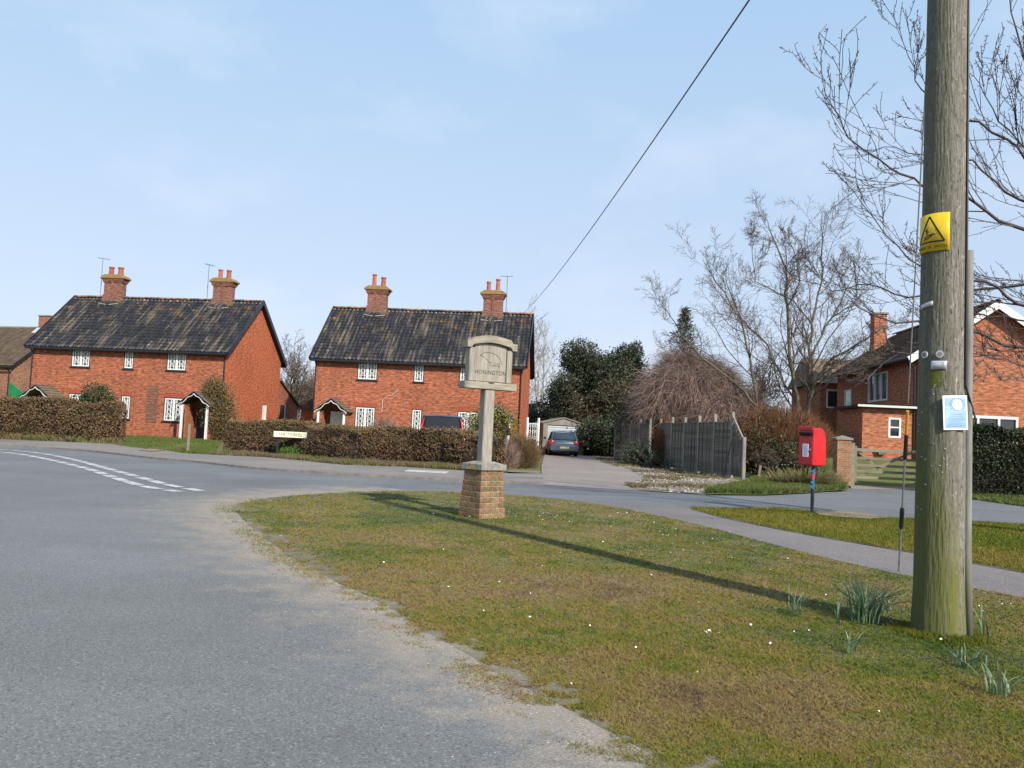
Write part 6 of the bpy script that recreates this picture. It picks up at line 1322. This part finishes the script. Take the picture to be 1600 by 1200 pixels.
def weeping(loc, H_, R_, n, label, lobes):
    root = empty('weeping_tree', loc, 0, label, 'tree'); q = MB(); q.tube([(0, 0, 0), (.1, 0, H_*.5), (.0, 0, H_*.85)], [.18, .12, .05], 8); q.build('trunk', MT['bark'], root)
    S_ = []; D_ = []; Ln = []
    for (lx, ly, lz, rr, share) in lobes:
        k = int(n*share); a = nr.uniform(0, 2*pi, k); rad = np.sqrt(nr.random(k))*rr; z = lz*(1-.22*(rad/rr)**2)+nr.normal(0, .25, k); lx *= .85; S_.append(np.c_[lx+np.cos(a)*rad*.9, ly+np.sin(a)*rad, z]); D_.append(np.c_[np.cos(a)*.9, np.sin(a)*.9, nr.uniform(-.1, .9, k)]); Ln.append(nr.uniform(.7, 2.0, k))
    strands('weeping_twigs', root, np.concatenate(S_), np.concatenate(D_), np.concatenate(Ln), len(np.concatenate(Ln)), 7, .30, .0095, MT['pink'], .24)
    k = 1500; a = nr.uniform(0, 2*pi, k); r = np.sqrt(nr.random(k))*R_*.7; strands('upright_twigs', root, np.c_[np.cos(a)*r, np.sin(a)*r*.6, 4.6-.5*(r/2)**2+nr.normal(0, .3, k)], np.c_[np.cos(a)*.5, np.sin(a)*.5, np.ones(k)]+nr.normal(0, .3, (k, 3)), nr.uniform(.5, 1.2, k), k, 5, .12, .010, MT['pink'], .2); return root
weeping((9.15, 42, 0), 6, 2.7, 17000, 'weeping tree with a pinkish brown dome of fine twigs above the panel fence', [(-.7, 0, 5.4, 1.1, .15), (.5, 0, 5.1, 1.2, .13), (-1.7, 0, 4.3, .9, .10), (1.5, -.2, 4.6, .9, .09), (-.4, -.5, 4.3, 1.3, .12), (-2.0, -.2, 3.2, .8, .07), (.8, -.5, 3.5, 1.2, .10), (2.2, -1.0, 3.5, 1.2, .12), (1.4, -1.5, 3.0, 1.5, .12)])
blob_tree('holly_bush', (7.6, 45, 0), 'dark evergreen bush filling in beneath and left of the weeping tree', rblobs(8, .2, 0, 1.0, 3.2, 1.6, 1.0, 1.0, 18), 1300, .13, MT['evergreen'], cat='bush')
def copper(loc, rx_, ry_, H_, n, label, m='rust', w=.009, spread=.45, tm=.5):
    root = empty('copper_shrub', loc, 0, label, 'shrub'); a = nr.uniform(0, 2*pi, n); r = np.sqrt(nr.random(n)); z = nr.uniform(0, .82, n)*H_*(1-.45*r**2)*(.8+.4*fbm(np.cos(a)*r*3, np.sin(a)*r*3, 5)); st_ = np.c_[np.cos(a)*r*rx_, np.sin(a)*r*ry_, z]
    d = np.c_[np.cos(a)*r*spread, np.sin(a)*r*spread, np.ones(n)]+nr.normal(0, .25, (n, 3)); strands('fine_twigs', root, st_, d, nr.uniform(.18, .42, n)*H_**.6, n, 3, .04, w, MT[m], .2, tm)
    for k in range(7): q = MB(); aa = rng.random()*6.28; q.tube([(cos(aa)*.15, sin(aa)*.15, 0), (cos(aa)*rx_*.5, sin(aa)*ry_*.5, H_*.7)], [.03, .012], 5); q.build('stem', MT['bark'], root)
    return root
copper((10.6, 33.0, 0), 1.95, 1.3, 2.95, 26000, 'wide copper orange shrub of fine upright twigs behind the post box')
copper((7.0, 37.4, 0), .34, .7, 2.25, 5000, 'narrow copper shrub growing in the gap of the panel fence')
copper((12.4, 33.5, 0), .9, 1.0, 2.3, 9000, 'small copper brown shrub nearest the brick porch')
bu = lambda u, v, Y: P(u, v, Y)
p = P(338, 660, 46.4); blob_tree('wall_shrub', (p.x, p.y, 0), 'twiggy olive shrub climbing the wall right of the open dark porch', [(0, 0, 1.9, .8, .6, 1.3), (.3, 0, 1.2, .8, .6, 1.1), (-.3, 0, 2.6, .6, .5, .9)], 4200, .09, mat('olive_twiggy', tint=[(0, (.06, .04, .02)), (.5, (.14, .10, .045)), (1, (.20, .17, .06))], rough=.9), cat='shrub', core=False)
p = P(150, 640, 42.5); blob_tree('bay_bush', (p.x, p.y, 0), 'dark green leafy bush peeping over the tall left hedge', [(0, 0, 1.5, .85, .8, 1.05), (.1, 0, .8, .9, .8, .8), (-.4, 0, 1.3, .5, .5, .7)], 5200, .11, MT['laurel'], cat='bush')
p = P(768, 690, 36); blob_tree('olive_bush', (p.x, p.y, 0), 'large yellow green bush standing behind the post of the village sign', [(0, 0, 1.15, .95, .9, 1.15), (-.5, 0, 1.2, .7, .7, .85), (.45, 0, 1.2, .7, .7, .9), (0, 0, .5, .9, .8, .6)], 2800, .085, MT['olive'], cat='bush')
p = P(812, 735, 27); root = copper((p.x+.05, p.y, .08), .48, .45, 1.15, 5000, 'low tawny shrub at the corner of hedge and drive', 'beech', .006, .7, .6); root.name = 'corner_shrub'
p = P(795, 738, 26.6); root = copper((p.x-.15, p.y, .08), .42, .35, .85, 4000, 'low greyish pink twiggy shrub against the end of the clipped hedge', 'pink', .005, .8, .5); root.name = 'corner_shrub'
p = P(600, 660, 46.2); root = copper((p.x, p.y, 0), .8, .4, 1.9, 3200, 'thin reddish climber covering the lower left window of the right-hand cottage', 'pink', .008, .6, .3); root.name = 'wall_climber'
p = P(290, 712, 34); 
# verge growth at hedge feet
def tufts(name, pts, label=None): pass
hf = [G(*p)+Vector((0, .12, 0)) for p in [(-200, 684), (0, 688), (130, 693.5), (185, 695)]]; hf2 = [G(*p) for p in [(330, 712.5), (420, 716.5), (540, 728.5), (640, 732), (700, 736), (790, 741)]]
def strip(line, w): return [*line, *[p+Vector((0, w, 0)) for p in reversed(line)]]
blades('hedge_bottom_grass', strip([p-Vector((0, .12, 0)) for p in hf], .5), 900000, .08, .30, .006, MT['hedgefoot'], lambda x, y: -.05+.95*fbm(x*1.5, y*1.5, 71), rmin=27, rmax=42, th=(-40, -22), z0=.0, dens=lambda x, y: np.clip((fbm(x*2.2, y*2.2, 78, 3)-.40)*4, .04, .8))
blades('hedge_bottom_grass', strip([p-Vector((0, .10, 0)) for p in hf2], 1.5), 1100000, .04, .20, .005, MT['hedgefoot'], lambda x, y: -.10+.95*fbm(x*1.5, y*1.5, 73), rmin=22, rmax=34, th=(-24, 1), z0=.0, dens=lambda x, y: np.clip((fbm(x*2.2, y*2.2, 77, 3)-.40)*4, .04, .8))
p = P(453, 708, 28.1); blob_tree('green_weeds', (p.x, p.y, .05), 'patch of fresh green weeds between the legs of the street name plate', [(0, 0, .12, .45, .15, .2), (.3, 0, .1, .4, .15, .16)], 9000, .06, mat('fresh_weeds', tint=[(0, (.03, .07, .01)), (1, (.10, .2, .03))], rough=.7), cat='weeds', core=False, up=.5)
p = G(1268, 764); root = empty('dry_grass_clump', (p.x, p.y+.6, 0), 0, 'tall straw coloured grass clump at the foot of the brick gate pier', 'grass clump'); n = 1500; a = nr.uniform(0, 2*pi, n); r = nr.random(n)*.6
strands('dry_blades', root, np.c_[np.cos(a)*r*1.6, np.sin(a)*r*.6, np.zeros(n)], np.c_[np.cos(a)*.6, np.sin(a)*.6, np.ones(n)], nr.uniform(.25, .75, n), n, 3, .22, .012, MT['verge'], .15, .12)

ring = [Vector((PX+cos(a_)*.34-.05, PY+sin(a_)*.34-.04)) for a_ in np.linspace(0, 2*pi, 20)[:-1]]
blades('pole_foot_grass', ring, 380000, .015, .055, .0018, MT['grassblade'], lambda x, y: .75+.3*(fbm(x*9, y*9, 3)-.5), rmin=4.5, rmax=8, th=(18, 36), z0=.009, lean=.8, dens=lambda x, y: np.exp(-((np.hypot(x-PX, y-PY)-.16)/.09)**2))
# daffodil clumps
def daff(loc, n, H_, label, seed, spread=.10):
    r_ = random.Random(seed); root = empty('daffodil_clump', loc, r_.random()*6, label, 'daffodils', 'daffodil clumps around the pole'); V = []; F = []; T = []
    for _ in range(n):
        a = r_.random()*6.28; rr = r_.random()*spread; x, y = cos(a)*rr, sin(a)*rr; h = H_*r_.uniform(.6, 1.1); lean = r_.uniform(.05, 1.0); la = a+r_.gauss(0, .7); w = r_.uniform(.0028, .0062); k = len(V); e = (-sin(la), cos(la))
        for i in range(5):
            t = i/4; px, py, pz = x+cos(la)*lean*h*t*t, y+sin(la)*lean*h*t*t, h*t*(1-.28*lean*t); ww = w*(1-.75*t**3); V += [(px-e[0]*ww, py-e[1]*ww, pz), (px, py, pz-.003), (px+e[0]*ww, py+e[1]*ww, pz)]; T += [.15+.7*t+r_.gauss(0, .1)]*3
        for i in range(4):
            for j in range(2): F.append((k+3*i+j, k+3*i+j+1, k+3*i+j+4, k+3*i+j+3))
    np_obj('leaves', V, F, MT['daff'], root, tint=np.clip(T, 0, 1)); return root
daff((2.52, 5.85, .02), 105, .31, 'largest clump of daffodil leaves, in the pole shadow left of the utility pole', 1, .11)
daff((2.07, 5.95, .02), 20, .24, 'straggly daffodil clump furthest left from the pole', 2, .10)
daff((2.05, 4.95, .02), 12, .13, 'small low daffodil tuft in front of the largest clump', 3, .05)
daff((2.60, 4.72, .02), 22, .13, 'low daffodil clump in front of the pole foot, slightly right', 4, .11)
daff((2.50, 4.22, .02), 20, .15, 'nearest daffodil clump at the lower right corner', 5, .10)
daff((2.83, 6.25, .02), 16, .22, 'sparse daffodil leaves just behind the foot of the pole', 6, .09)
daff((3.18, 5.55, .02), 8, .22, 'few daffodil leaves right of the pole foot by the cable guard', 7, .06)
daff((2.28, 5.72, .02), 9, .16, 'thin sprawl of leaves between the two left daffodil clumps', 8, .08)

# ---------------------------------------------------------------- far background: tree line and distant gardens
def treeline(x0, x1, Y, h, n, seed):
    xs = nr.uniform(x0, x1, n); hh = h*(.55+.9*fbm(xs*.06, xs*0+seed, seed)); z = hh*nr.random(n)**.7; C_ = np.c_[xs, Y+nr.normal(0, 2.5, n), z]; return leaf_quads(C_, 0, .75, 'distant_tree_line', mat('distant_twigs', tint=[(0, (.06, .055, .045)), (.6, (.12, .11, .085)), (1, (.09, .11, .05))], rough=1), None, nr.normal(.5, .25, n)+.3*(fbm(xs*.1, z*.3, seed)-.5))
treeline(-150, 160, 125, 5.5, 60000, 4)
